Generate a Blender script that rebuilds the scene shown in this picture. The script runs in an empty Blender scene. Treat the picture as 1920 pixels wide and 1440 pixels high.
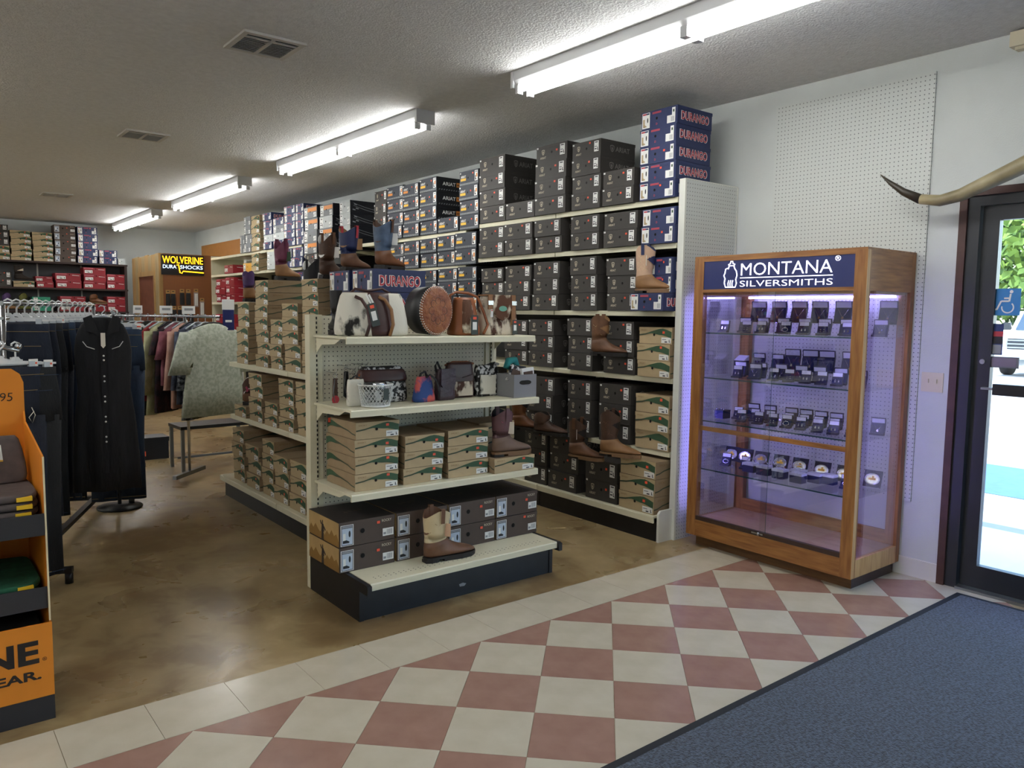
import bpy, math, random
from mathutils import Vector, Matrix
random.seed(7)
rnd = random.random
def uni(a, b): return a + (b - a) * rnd()
scene = bpy.context.scene
COL = scene.collection
PI = math.pi

# ---------------------------------------------------------------- camera
F_PX, YAW, PITCH, ROLL, CAM_H = 1455.6, math.radians(38.378), math.radians(5.188), math.radians(.765), 1.53
fwd = Vector((math.sin(YAW) * math.cos(PITCH), math.cos(YAW) * math.cos(PITCH), -math.sin(PITCH)))
rgt = Vector((math.cos(YAW), -math.sin(YAW), 0))
upv = rgt.cross(fwd)
r2 = rgt * math.cos(ROLL) + upv * math.sin(ROLL)
u2 = upv * math.cos(ROLL) - rgt * math.sin(ROLL)
cam_d = bpy.data.cameras.new('camera')
cam_d.sensor_width = 36
cam_d.lens = F_PX / 1920 * 36
cam_d.clip_start = .05
cam = bpy.data.objects.new('camera', cam_d)
cam.matrix_world = Matrix(((r2.x, u2.x, -fwd.x, 0), (r2.y, u2.y, -fwd.y, 0), (r2.z, u2.z, -fwd.z, CAM_H), (0, 0, 0, 1)))
COL.objects.link(cam)
scene.camera = cam

# ---------------------------------------------------------------- world, sun, exposure
world = bpy.data.worlds.new('sky')
scene.world = world
world.use_nodes = True
wn = world.node_tree.nodes
wl = world.node_tree.links
sky = wn.new('ShaderNodeTexSky')
sky.sky_type = 'NISHITA'
sky.sun_disc = False
sky.sun_elevation = math.radians(62)
sky.sun_rotation = math.radians(250)
wl.new(sky.outputs[0], wn['Background'].inputs[0])
wn['Background'].inputs[1].default_value = 1.4
sun_d = bpy.data.lights.new('sun', 'SUN')
sun_d.energy = 6.5
sun_d.angle = .009
sun_d.color = (1, .95, .87)
sun = bpy.data.objects.new('sun', sun_d)
sun.rotation_euler = Vector((.42, -.16, -.9)).to_track_quat('-Z', 'Y').to_euler()
sun.location = (-4, 3, 8)
COL.objects.link(sun)
TUBE_STRENGTH = 25.0
scene.cycles.transparent_max_bounces = 32
vs = scene.view_settings
vs.view_transform = 'Standard'
vs.look = 'None'
vs.exposure = 0.36
vs.gamma = 1.0
vs.use_curve_mapping = False
for (py, pw, pz, ph) in ((.9, 1.8, 1.1, 2.1), (-2.0, 2.9, 1.4, 2.0)):   # daylight portals in the door and shop window
    pd = bpy.data.lights.new('daylight_portal', 'AREA')
    pd.shape = 'RECTANGLE'
    pd.size, pd.size_y = ph, pw
    pd.cycles.is_portal = True
    po = bpy.data.objects.new('daylight_portal', pd)
    po.location = (4.86, py, pz)
    po.rotation_euler = (0, PI / 2, 0)
    COL.objects.link(po)

# ---------------------------------------------------------------- helpers: materials
def srgb(h):
    h = h.lstrip('#')
    out = []
    for i in (0, 2, 4):
        c = int(h[i:i + 2], 16) / 255
        out.append(c / 12.92 if c <= .04045 else ((c + .055) / 1.055) ** 2.4)
    return (*out, 1)
MATS = {}
def M(name, hexa, rough=.6, var=0., scale=9., bump=0., bscale=60., metal=0., emit=0., hex2=None, spec=.5, stretch=None, ramp=None, sheen=0.):
    m = bpy.data.materials.new(name)
    m.use_nodes = True
    nt = m.node_tree
    b = nt.nodes['Principled BSDF']
    c = srgb(hexa)
    b.inputs['Base Color'].default_value = c
    b.inputs['Roughness'].default_value = rough
    b.inputs['Metallic'].default_value = metal
    b.inputs['Specular IOR Level'].default_value = spec
    if sheen: b.inputs['Sheen Weight'].default_value = sheen
    if emit:
        b.inputs['Emission Color'].default_value = c
        b.inputs['Emission Strength'].default_value = emit
    co = None
    def coords():
        tc = nt.nodes.new('ShaderNodeTexCoord')
        o = tc.outputs['Object']
        if stretch:
            mp = nt.nodes.new('ShaderNodeMapping')
            mp.inputs['Scale'].default_value = stretch
            nt.links.new(o, mp.inputs[0])
            o = mp.outputs[0]
        return o
    if var or hex2:
        co = coords()
        n = nt.nodes.new('ShaderNodeTexNoise')
        n.inputs['Scale'].default_value = scale
        n.inputs['Detail'].default_value = 5
        nt.links.new(co, n.inputs['Vector'])
        cr = nt.nodes.new('ShaderNodeValToRGB')
        lo, hi = ramp or (.32, .68)
        cr.color_ramp.elements[0].position = lo
        cr.color_ramp.elements[1].position = hi
        if hex2:
            cr.color_ramp.elements[0].color = c
            cr.color_ramp.elements[1].color = srgb(hex2)
        else:
            cr.color_ramp.elements[0].color = (*[x * (1 - var) for x in c[:3]], 1)
            cr.color_ramp.elements[1].color = (*[min(1, x * (1 + var)) for x in c[:3]], 1)
        nt.links.new(n.outputs[0], cr.inputs[0])
        nt.links.new(cr.outputs[0], b.inputs['Base Color'])
    if bump:
        co = co or coords()
        n = nt.nodes.new('ShaderNodeTexNoise')
        n.inputs['Scale'].default_value = bscale
        n.inputs['Detail'].default_value = 4
        nt.links.new(co, n.inputs['Vector'])
        bp = nt.nodes.new('ShaderNodeBump')
        bp.inputs['Strength'].default_value = bump
        bp.inputs['Distance'].default_value = .01
        nt.links.new(n.outputs[0], bp.inputs['Height'])
        nt.links.new(bp.outputs[0], b.inputs['Normal'])
    MATS[name] = m
    return m
def glass(name, tint, rough=0., opacity=.06):
    m = bpy.data.materials.new(name)
    m.use_nodes = True
    nt = m.node_tree
    nt.nodes.remove(nt.nodes['Principled BSDF'])
    tr = nt.nodes.new('ShaderNodeBsdfTransparent')
    tr.inputs[0].default_value = tint
    gl = nt.nodes.new('ShaderNodeBsdfGlossy')
    gl.inputs['Roughness'].default_value = rough
    lw = nt.nodes.new('ShaderNodeLayerWeight')
    lw.inputs[0].default_value = .95
    pw = nt.nodes.new('ShaderNodeMath')
    pw.operation = 'POWER'
    pw.inputs[1].default_value = 4.5
    nt.links.new(lw.outputs['Facing'], pw.inputs[0])
    fr = nt.nodes.new('ShaderNodeMath')
    fr.operation = 'MULTIPLY_ADD'
    fr.inputs[1].default_value = .22
    fr.inputs[2].default_value = .012
    nt.links.new(pw.outputs[0], fr.inputs[0])
    mx = nt.nodes.new('ShaderNodeMixShader')
    nt.links.new(fr.outputs[0], mx.inputs[0])
    nt.links.new(tr.outputs[0], mx.inputs[1])
    nt.links.new(gl.outputs[0], mx.inputs[2])
    nt.links.new(mx.outputs[0], nt.nodes['Material Output'].inputs[0])
    MATS[name] = m
    return m
def pegboard(name, hexa, dark, pitch=.0254, rad=.13, rough=.5):
    """board with rows of small round holes, in the plane that the object's local X/Z or Y/Z axes span"""
    m = M(name, hexa, rough)
    nt = m.node_tree
    tc = nt.nodes.new('ShaderNodeTexCoord')
    sep = nt.nodes.new('ShaderNodeSeparateXYZ')
    nt.links.new(tc.outputs['Object'], sep.inputs[0])
    def math_(op, a, b=None):
        n = nt.nodes.new('ShaderNodeMath')
        n.operation = op
        for i, v in enumerate((a, b)):
            if v is None: continue
            if isinstance(v, (int, float)): n.inputs[i].default_value = v
            else: nt.links.new(v, n.inputs[i])
        return n.outputs[0]
    s = math_('ADD', sep.outputs[0], sep.outputs[1])          # board lies in one of the two planes, the other coordinate is constant
    u = math_('SUBTRACT', math_('FRACT', math_('MULTIPLY', s, 1 / pitch)), .5)
    v = math_('SUBTRACT', math_('FRACT', math_('MULTIPLY', sep.outputs[2], 1 / pitch)), .5)
    d = math_('ADD', math_('MULTIPLY', u, u), math_('MULTIPLY', v, v))
    k = math_('LESS_THAN', d, rad * rad)
    mx = nt.nodes.new('ShaderNodeMix')
    mx.data_type = 'RGBA'
    mx.inputs['A'].default_value = srgb(hexa)
    mx.inputs['B'].default_value = srgb(dark)
    nt.links.new(k, mx.inputs['Factor'])
    nt.links.new(mx.outputs['Result'], nt.nodes['Principled BSDF'].inputs['Base Color'])
    return m

# ---------------------------------------------------------------- helpers: meshes
class MB:
    def __init__(s): s.v, s.f, s.m, s.mats, s.sm = [], [], [], [], []
    def mi(s, mat):
        if mat not in s.mats: s.mats.append(mat)
        return s.mats.index(mat)
    def face(s, idx, mat, smooth=False):
        s.f.append(idx); s.m.append(s.mi(mat)); s.sm.append(smooth)
    def poly(s, pts, mat, smooth=False):
        n = len(s.v)
        s.v += [tuple(p) for p in pts]
        s.face(list(range(n, n + len(pts))), mat, smooth)
        return s
    def box(s, x0, x1, y0, y1, z0, z1, mat):
        n = len(s.v)
        s.v += [(x, y, z) for z in (z0, z1) for y in (y0, y1) for x in (x0, x1)]
        for q in ((0, 2, 3, 1), (4, 5, 7, 6), (0, 1, 5, 4), (2, 6, 7, 3), (0, 4, 6, 2), (1, 3, 7, 5)):
            s.face([n + i for i in q], mat)
        return s
    def cbox(s, c, d, mat, rot=None):
        n = len(s.v)
        s.box(-d[0] / 2, d[0] / 2, -d[1] / 2, d[1] / 2, -d[2] / 2, d[2] / 2, mat)
        mx = rot or Matrix.Identity(3)
        for i in range(n, len(s.v)):
            s.v[i] = tuple(mx @ Vector(s.v[i]) + Vector(c))
        return s
    def fy(s, x0, x1, z0, z1, y, mat):            # quad facing -Y
        return s.poly(((x0, y, z0), (x1, y, z0), (x1, y, z1), (x0, y, z1)), mat)
    def fx(s, y0, y1, z0, z1, x, mat):            # quad facing +X
        return s.poly(((x, y0, z0), (x, y1, z0), (x, y1, z1), (x, y0, z1)), mat)
    def fnx(s, y0, y1, z0, z1, x, mat):           # quad facing -X (y0 > y1 runs rightwards)
        return s.poly(((x, y1, z0), (x, y0, z0), (x, y0, z1), (x, y1, z1)), mat)
    def prism(s, pts, a0, a1, axis, mat):
        """polygon extruded along axis 0/1/2; pts give the two other coordinates in order"""
        def P(p, a):
            q = list(p); q.insert(axis, a); return tuple(q)
        n = len(s.v); k = len(pts)
        s.v += [P(p, a0) for p in pts] + [P(p, a1) for p in pts]
        s.face([n + i for i in range(k)][::-1], mat)
        s.face([n + k + i for i in range(k)], mat)
        for i in range(k):
            j = (i + 1) % k
            s.face([n + i, n + j, n + k + j, n + k + i], mat)
        return s
    def loft(s, rings, mat, closed=True, caps=True, smooth=True):
        n = len(s.v); k = len(rings[0])
        for r in rings: s.v += [tuple(p) for p in r]
        for a in range(len(rings) - 1):
            for i in range(k if closed else k - 1):
                j = (i + 1) % k
                s.face([n + a * k + i, n + a * k + j, n + (a + 1) * k + j, n + (a + 1) * k + i], mat, smooth)
        if caps and closed:
            s.face([n + i for i in range(k)][::-1], mat)
            s.face([n + (len(rings) - 1) * k + i for i in range(k)], mat)
        return s
    def tube(s, path, r, mat, n=6, closed=False, caps=True):
        P = [Vector(p) for p in path]
        rings = []
        up = None
        for i, p in enumerate(P):
            if closed: t = P[(i + 1) % len(P)] - P[i - 1]
            else: t = P[min(i + 1, len(P) - 1)] - P[max(i - 1, 0)]
            t.normalize()
            if up is None: up = Vector((0, 0, 1)) if abs(t.z) < .9 else Vector((1, 0, 0))
            a = t.cross(up)
            if a.length < 1e-4: a = t.cross(Vector((.3, 1, .2)))
            a.normalize(); b = t.cross(a).normalized(); up = -b
            rr = r[i] if isinstance(r, (list, tuple)) else r
            rings.append([p + a * math.cos(2 * PI * k / n) * rr + b * math.sin(2 * PI * k / n) * rr for k in range(n)])
        if closed: rings.append(rings[0])
        return s.loft([list(reversed(q)) for q in rings], mat, caps=caps and not closed)
    def lathe(s, prof, c, mat, n=20, smooth=True):
        rings = [[(c[0] + r * math.cos(2 * PI * k / n), c[1] + r * math.sin(2 * PI * k / n), c[2] + z) for k in range(n)] for r, z in prof]
        return s.loft(rings, mat, smooth=smooth)
    def disc(s, c, r, axis, mat, n=14, rz=None):
        rz = rz or r
        pts = []
        for k in range(n):
            a = 2 * PI * k / n
            if axis == 'y': pts.append((c[0] + r * math.cos(a), c[1], c[2] + rz * math.sin(a)))
            elif axis == 'x': pts.append((c[0], c[1] + r * math.cos(a), c[2] + rz * math.sin(a)))
            else: pts.append((c[0] + r * math.cos(a), c[1] + rz * math.sin(a), c[2]))
        return s.poly(pts, mat)
    def text(s, txt, size, fn, mat, bold=0., shear=0., spacing=1., width=None, extrude=0.):
        v, f = text_data(txt, bold, shear, spacing, extrude)
        xs = [p[0] for p in v]
        cx = (min(xs) + max(xs)) / 2
        sx = size if width is None else width / (max(xs) - min(xs))
        n = len(s.v)
        s.v += [tuple(fn((p[0] - cx) * sx, p[1] * size, p[2] * size)) for p in v]
        for q in f: s.face([n + i for i in q], mat)
        return s
    def mesh(s, name):
        me = bpy.data.meshes.new(name)
        me.from_pydata(s.v, [], s.f)
        for m in s.mats: me.materials.append(MATS[m] if isinstance(m, str) else m)
        me.polygons.foreach_set('material_index', s.m)
        me.polygons.foreach_set('use_smooth', s.sm)
        me.update()
        return me
    def build(s, name, parent=None, loc=(0, 0, 0), rz=0.):
        o = bpy.data.objects.new(name, s.mesh(name))
        COL.objects.link(o)
        o.location = loc
        o.rotation_euler = (0, 0, rz)
        if parent: o.parent = parent
        return o
_TXT = {}
def text_data(txt, bold, shear, spacing, extrude):
    key = (txt, bold, shear, spacing, extrude)
    if key not in _TXT:
        cu = bpy.data.curves.new('lettering', 'FONT')
        cu.body = txt
        cu.size = 1
        cu.offset = bold
        cu.shear = shear
        cu.space_character = spacing
        cu.extrude = extrude
        cu.resolution_u = 3
        cu.align_x = 'CENTER'
        ob = bpy.data.objects.new('lettering', cu)
        COL.objects.link(ob)
        dg = bpy.context.evaluated_depsgraph_get()
        me = bpy.data.meshes.new_from_object(ob.evaluated_get(dg))
        _TXT[key] = ([tuple(v.co) for v in me.vertices], [list(p.vertices) for p in me.polygons])
        bpy.data.objects.remove(ob)
        bpy.data.curves.remove(cu)
        bpy.data.meshes.remove(me)
    return _TXT[key]
def FY(x, y, z):                                   # lettering onto a face that looks to -Y, centred on x
    return lambda a, b, c: (x + a, y - c, z + b)
def FX(x, y, z):                                   # onto a face that looks to +X
    return lambda a, b, c: (x + c, y + a, z + b)
def FNX(x, y, z):                                  # onto a face that looks to -X
    return lambda a, b, c: (x - c, y - a, z + b)
def tag(o, label, cat, group=None, kind=None):
    if label: o['label'] = label
    if cat: o['category'] = cat
    if group: o['group'] = group
    if kind: o['kind'] = kind
    return o
def struct(o): o['kind'] = 'structure'; return o
def empty(name, loc=(0, 0, 0), rz=0., label=None, cat=None, group=None):
    o = bpy.data.objects.new(name, None)
    o.empty_display_size = .05
    COL.objects.link(o)
    o.location = loc
    o.rotation_euler = (0, 0, rz)
    if label: tag(o, label, cat, group)
    return o
def place(o, parent, loc=None, rot=None, scale=None):
    o.parent = parent
    if loc is not None: o.location = loc
    if rot is not None: o.rotation_euler = rot
    if scale is not None: o.scale = scale
    return o
def inst(name, mesh, parent=None, loc=(0, 0, 0), rz=0., scale=None):
    o = bpy.data.objects.new(name, mesh)
    COL.objects.link(o)
    o.location = loc
    o.rotation_euler = (0, 0, rz)
    if scale: o.scale = scale
    if parent: o.parent = parent
    return o
def copy_tree(o, loc, rz=0., scale=None):
    c = o.copy()
    COL.objects.link(c)
    c.location = loc
    c.rotation_euler = (0, 0, rz)
    if scale: c.scale = scale
    for ch in o.children:
        d = ch.copy(); COL.objects.link(d); d.parent = c
        for g in ch.children:
            e = g.copy(); COL.objects.link(e); e.parent = d
    return c
ORD = ('first second third fourth fifth sixth seventh eighth ninth tenth eleventh twelfth thirteenth fourteenth fifteenth sixteenth '
       'seventeenth eighteenth nineteenth twentieth').split() + ['twenty-' + w for w in 'first second third fourth fifth sixth seventh eighth ninth'.split()]
def lerp(a, b, t): return a + (b - a) * t
# ---------------------------------------------------------------- materials
M('wall_paint', '#c6cbc9', .75, var=.03, scale=3, bump=.15, bscale=140)
M('ceiling_paint', '#d2d3d3', .9, var=.06, scale=26, bump=.9, bscale=85)
M('trim_white', '#dcdcd6', .5)
M('tile_cream', '#beb5a0', .22, hex2='#c8c0ac', scale=7, stretch=(1, 1, 1))
M('tile_brown', '#977466', .22, hex2='#a38071', scale=9)
def concrete():
    m = M('concrete', '#6d5836', .26)
    nt = m.node_tree
    bs_ = nt.nodes['Principled BSDF']
    tc = nt.nodes.new('ShaderNodeTexCoord')
    def noise(scale, detail, dist):
        n = nt.nodes.new('ShaderNodeTexNoise')
        n.inputs['Scale'].default_value, n.inputs['Detail'].default_value, n.inputs['Distortion'].default_value = scale, detail, dist
        nt.links.new(tc.outputs['Object'], n.inputs['Vector'])
        return n.outputs[0]
    add = nt.nodes.new('ShaderNodeMath')
    add.operation = 'MULTIPLY_ADD'
    add.inputs[1].default_value = .45
    nt.links.new(noise(7, 9, .9), add.inputs[0])
    nt.links.new(noise(1.1, 6, 1.2), add.inputs[2])
    cr = nt.nodes.new('ShaderNodeValToRGB')
    e = cr.color_ramp.elements
    e[0].position, e[0].color = .40, srgb('#6a5638')
    e[1].position, e[1].color = .95, srgb('#b09c76')
    for p_, c_ in ((.62, '#806a48'), (.72, '#93805b'), (.8, '#9a855f')):
        q = e.new(p_); q.color = srgb(c_)
    nt.links.new(add.outputs[0], cr.inputs[0])
    nt.links.new(cr.outputs[0], bs_.inputs['Base Color'])
    rr = nt.nodes.new('ShaderNodeMapRange')
    rr.inputs['To Min'].default_value, rr.inputs['To Max'].default_value = .18, .42
    nt.links.new(noise(3, 4, .5), rr.inputs['Value'])
    nt.links.new(rr.outputs[0], bs_.inputs['Roughness'])
concrete()
M('mat_pile', '#1f2631', .95, hex2='#4f5a6b', scale=90, bump=1., bscale=160, sheen=.22, ramp=(.38, .62))
M('mat_edge', '#15181d', .7)
M('shelf_cream', '#d6d2b8', .38, var=.02)
M('shelf_white', '#d8dad2', .45, var=.02)
M('slot_dark', '#1b1a17', .8)
M('kick_black', '#14151a', .42, var=.3, scale=14)
M('panel_dark', '#1d1d1f', .6)
pegboard('peg_white', '#c6cbc8', '#5c5f62')
pegboard('peg_cream', '#d6d3c0', '#33302a')
pegboard('peg_brown', '#83502a', '#4e2d15', rad=.16)
M('chrome', '#b9bcc0', .22, metal=1)
M('steel', '#8f9296', .4, metal=1)
M('tube_glow', '#fcfbf8', .4, emit=TUBE_STRENGTH)
M('fixture_white', '#d4d6d8', .45)
M('vent_metal', '#b9b7b1', .5)
M('vent_dark', '#201f1e', .9)
M('black_plastic', '#101114', .4)
M('door_metal', '#20242a', .38)
M('door_trim', '#4a302a', .55, var=.15, scale=12)
M('oak', '#7c4f2a', .36, hex2='#a5733f', scale=5, stretch=(9, 9, .9))
M('oak_flat', '#7c4f2a', .36, hex2='#a5733f', scale=5, stretch=(9, .9, 9))
M('oak_x', '#7c4f2a', .36, hex2='#a5733f', scale=5, stretch=(.9, 9, 9))
M('oak_light', '#b08550', .4, hex2='#c9a06b', scale=6, stretch=(8, 8, .8))
M('oak_deck', '#94705c', .3, hex2='#a98471', scale=5, stretch=(6, .8, 6))
M('plinth_brown', '#54381f', .5, hex2='#6b4a2a', scale=5, stretch=(9, .9, 9))
M('walnut_dark', '#3b2a24', .45, var=.2)
M('led', '#a79dff', .4, emit=26)
M('led_side', '#9a8eff', .4, emit=58)
M('sign_navy', '#1f2a63', .35)
M('sign_letters', '#f2f0ff', .4, emit=1.6)
glass('clear_glass', (.99, .995, .995, 1))
glass('door_glass', (.96, .985, .985, 1))
M('glass_edge', '#27504a', .2)
M('ivory', '#cfc6ac', .5)
M('horn', '#a59a78', .42, hex2='#6e6446', scale=5, bump=.2, bscale=24)
M('horn_tip', '#3b342b', .35)
M('white_print', '#e6e7e4', .55)
M('dark_print', '#23252a', .6)
M('grey_print', '#8e9196', .6)
M('orange_sticker', '#e8583a', .5)
M('hole', '#0c0b0a', .95)
M('charcoal_card', '#3c3936', .62, var=.05, scale=20)
M('emblem', '#c9bfa6', .55)
M('emblem_side', '#85827d', .55)
M('slate_card', '#333842', .6, var=.05, scale=20)
M('slate_dark', '#16181d', .55)
M('yellow_print', '#e8b437', .55)
M('amber_print', '#dd8a3a', .55)
M('hazard', '#9fa5a6', .55)
M('navy_card', '#24305a', .5, var=.06, scale=18)
M('red_print', '#b63a45', .55)
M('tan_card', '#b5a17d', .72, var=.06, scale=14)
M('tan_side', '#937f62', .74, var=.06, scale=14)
M('hill_green', '#35533a', .65)
M('hill_line', '#3f4a36', .65)
M('tan_text', '#84683f', .7)
M('umber_card', '#4d4038', .62, var=.05, scale=18)
M('umber_dark', '#2c2523', .58, var=.08, scale=18)
M('kraft', '#ad9160', .7, var=.1, scale=8)
M('kraft_dark', '#86652f', .7)
M('red_card', '#8e1e2a', .45, var=.06, scale=18)
M('pink_card', '#b8606c', .5)
M('black_card', '#15171f', .45)
M('pale_card', '#b9bfbf', .55, var=.05, scale=20)
M('grey_card', '#73777a', .55, var=.05, scale=20)
M('yellow_card', '#d99f33', .55)
M('green_card', '#2f8f72', .55)

# ---------------------------------------------------------------- floor, tiles, mat
XW, CEIL, XL, YB, YF = 4.68, 3.03, -5.5, 16.0, -4.0
floor = struct(MB().box(XL, XW + .15, YF, YB, -.12, 0, 'concrete').build('floor'))
D = .3048 * math.sqrt(2)
TX, TY = .778, 2.823
def clip(pts, lim):
    for ax, val, keep in lim:
        out = []
        for i in range(len(pts)):
            a, b = pts[i - 1], pts[i]
            ia, ib = (a[ax] - val) * keep >= -1e-9, (b[ax] - val) * keep >= -1e-9
            if ia != ib:
                t = (val - a[ax]) / (b[ax] - a[ax])
                out.append((lerp(a[0], b[0], t), lerp(a[1], b[1], t)))
            if ib: out.append(b)
        pts = out
        if len(pts) < 3: return []
    return pts
_tm = {}
for j in range(0, 7):
    for k in range(-4, 11):
        cx, cy = TX + D * (k + (.5 if j % 2 == 0 else 0)), TY - D * j * .5
        g = D / 2 - .0012
        diamond = [(cx, cy - g), (cx + g, cy), (cx, cy + g), (cx - g, cy)]
        p = clip(diamond, ((0, -1.0, 1), (0, XW, -1), (1, TY, -1), (1, 1.2, 1)))
        if not p: continue
        mat = 'tile_brown' if j % 2 == 0 else 'tile_cream'
        whole = len(p) == 4 and all(abs(a[0] - b[0]) + abs(a[1] - b[1]) < 1e-6 for a, b in zip(sorted(p), sorted(diamond)))
        if whole:
            if mat not in _tm: _tm[mat] = MB().prism([(a - cx, b - cy) for a, b in diamond], 0, .004, 2, mat).mesh('floor_tile')
            inst('floor_tile', _tm[mat], floor, (cx, cy, 0))
        else:
            MB().prism([(a - cx, b - cy) for a, b in p], 0, .004, 2, mat).build('floor_tile', floor, (cx, cy, 0))
strip = MB().box(-.1514, .1514, -.1514, .1514, 0, .004, 'tile_cream').mesh('floor_tile')
for i in range(-5, 13):
    inst('floor_tile', strip, floor, (.683 + .3048 * i + .1524, TY + .1534, 0))
mat_o = empty('door_mat', (2.0, 0.2, 0), 0, 'large blue-black ribbed entrance mat lying in front of the glass door', 'mat')
MB().box(-2.6, 2.55, -2.2, 1.52, .005, .013, 'mat_pile').build('pile', mat_o)
MB().box(-2.62, 2.585, 1.52, 1.555, .0045, .010, 'mat_edge').box(2.55, 2.585, -2.2, 1.52, .0045, .010, 'mat_edge').build('rubber_edge', mat_o)

# ---------------------------------------------------------------- walls, ceiling
DY0, DY1, DZ = -.02, 1.862, 2.205
wr = MB()
wr.box(XW, XW + .15, DY1, YB, 0, CEIL, 'wall_paint')
wr.box(XW, XW + .15, YF, DY1, DZ, CEIL, 'wall_paint')
wr.box(XW, XW + .15, -.5, DY0, 0, DZ, 'wall_paint')
wr.box(XW, XW + .15, -3.5, -.5, 0, .45, 'wall_paint')
wr.box(XW, XW + .15, YF, -3.5, 0, DZ, 'wall_paint')
struct(wr.build('wall_right'))
struct(MB().box(XL - .15, XW + .15, YB, YB + .15, 0, CEIL, 'wall_paint').build('wall_back'))
struct(MB().box(XL - .15, XL, YF, YB, 0, CEIL, 'wall_paint').build('wall_left'))
struct(MB().box(XL - .15, XW + .15, YF - .15, YF, 0, CEIL, 'wall_paint').build('wall_front'))
struct(MB().box(XL - .15, XW + .3, YF - .15, YB + .15, CEIL, CEIL + .35, 'ceiling_paint').build('ceiling'))
w1 = struct(empty('window_1', (XW, -2, .45)))
fr = MB()
for a, b, c, d in ((-1.5, 1.5, 0, .06), (-1.5, 1.5, 1.69, 1.75), (-1.5, -1.44, .06, 1.69), (1.44, 1.5, .06, 1.69), (-.03, .03, .06, 1.69)):
    fr.box(.04, .11, a, b, c, d, 'door_metal')
fr.build('window_frame', w1)
MB().box(.07, .076, -1.44, -.03, .06, 1.69, 'door_glass').build('pane', w1)
MB().box(.07, .076, .03, 1.44, .06, 1.69, 'door_glass').build('pane', w1)
struct(MB().box(XW - .012, XW, 1.905, 3.36, 0, .1, 'trim_white').box(XW - .016, XW, 1.905, 3.36, .1, .112, 'trim_white').build('baseboard_right'))
# orange-brown board strip high on the far wall
struct(MB().box(XW - .02, XW, 12.9, 15.55, 2.42, 2.74, M('board_orange', '#a8702f', .6, var=.05)).build('trim_1'))
# pegboard panel behind the display case
pb = MB().box(-.012, 0, 2.075, 3.095, .45, 2.925, 'peg_white').build('wall_pegboard', None, (XW, 0, 0))
tag(pb, 'tall white pegboard panel fixed to the wall behind the jewellery case', 'pegboard')

# ---------------------------------------------------------------- door
d1 = struct(empty('door_1', (XW, 0, 0)))
t = MB()
t.box(-.02, .0, 1.862, 1.902, 0, 2.245, 'door_trim').box(-.02, .0, DY0 - .04, DY0, 0, 2.245, 'door_trim').box(-.02, 0, DY0 - .04, 1.902, 2.205, 2.245, 'door_trim')
t.build('door_trim', d1)
t = MB()
t.box(-.005, .13, 1.80, 1.862, 0, 2.205, 'door_metal').box(-.005, .13, DY0, .04, 0, 2.205, 'door_metal').box(-.005, .13, .04, 1.80, 2.15, 2.205, 'door_metal')
t.build('door_frame', d1)
MB().box(-.02, .13, .04, 1.80, 0.0, .018, 'steel').build('threshold', d1)
for (a, b) in ((.925, 1.797), (.043, .915)):
    leaf = MB()
    leaf.box(.03, .075, b - .085, b, .022, 2.148, 'door_metal').box(.03, .075, a, a + .085, .022, 2.148, 'door_metal')
    leaf.box(.03, .075, a + .085, b - .085, .022, .15, 'door_metal').box(.03, .075, a + .085, b - .085, 2.07, 2.148, 'door_metal')
    leaf = leaf.build('door_leaf', d1)
    MB().box(.049, .056, a + .085, b - .085, .15, 2.07, 'door_glass').build('pane', leaf)
    pbm = MB().box(-.045, .0, a + .05, b - .13, 1.125, 1.185, 'black_plastic').box(-.02, .03, a + .05, a + .1, 1.13, 1.18, 'black_plastic').box(-.02, .03, b - .2, b - .13, 1.13, 1.18, 'black_plastic').box(-.012, .03, b - .13, b - .06, 1.148, 1.160, 'steel')
    pbm.build('push_bar', leaf)
h = MB()
hx, hy, hz = .13, 1.40, .86
h.tube([(.075, hy, hz - .09), (hx, hy, hz - .09), (hx + .01, hy, hz - .06), (hx + .01, hy, hz + .06), (hx, hy, hz + .09), (.075, hy, hz + .09)], .011, 'chrome', 8)
h.build('pull_handle', d1)
MB().lathe([(.014, 0), (.014, .012)], (0, 0, 0), 'steel', 12).build('lock_cylinder', d1, (.018, 1.75, 1.30)).rotation_euler = (0, PI / 2, 0)
# decals and signs on the door pane
dm = M('decal_blue', '#2f7fc0', .4)
wc = MB().fnx(1.735, 1.592, 1.555, 1.70, 0, dm)
def ring_pts(cy, cz, r, a0, a1, n=14): return [(cy + r * math.cos(lerp(a0, a1, i / n)), cz + r * math.sin(lerp(a0, a1, i / n))) for i in range(n + 1)]
W = 'white_print'
wcs = MB()
out, inn = ring_pts(1.652, 1.598, .032, 2.3, 6.5), ring_pts(1.652, 1.598, .025, 2.3, 6.5)
for i in range(len(out) - 1):
    wcs.poly([(-.0015, *out[i]), (-.0015, *inn[i]), (-.0015, *inn[i + 1]), (-.0015, *out[i + 1])], W)
def bar(mb, p, q, w, x, mat):
    dy, dz = q[0] - p[0], q[1] - p[1]
    L = math.hypot(dy, dz); a, b = -dz / L * w / 2, dy / L * w / 2
    mb.poly([(x, p[0] + a, p[1] + b), (x, p[0] - a, p[1] - b), (x, q[0] - a, q[1] - b), (x, q[0] + a, q[1] + b)], mat)
for p, q in (((1.641, 1.672), (1.646, 1.63)), ((1.648, 1.632), (1.685, 1.632)), ((1.648, 1.648), (1.672, 1.648)), ((1.685, 1.633), (1.703, 1.59)), ((1.70, 1.59), (1.718, 1.585))):
    bar(wcs, p, q, .009, -.0015, W)
wcs.disc((-.0015, 1.638, 1.683), .009, 'x', W)
w_o = wc.build('accessibility_decal', None, (XW + .047, 0, 0))
wcs.build('wheelchair_symbol', w_o)
tag(w_o, 'square blue decal with white wheelchair symbol stuck on the glass door', 'decal')
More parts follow.
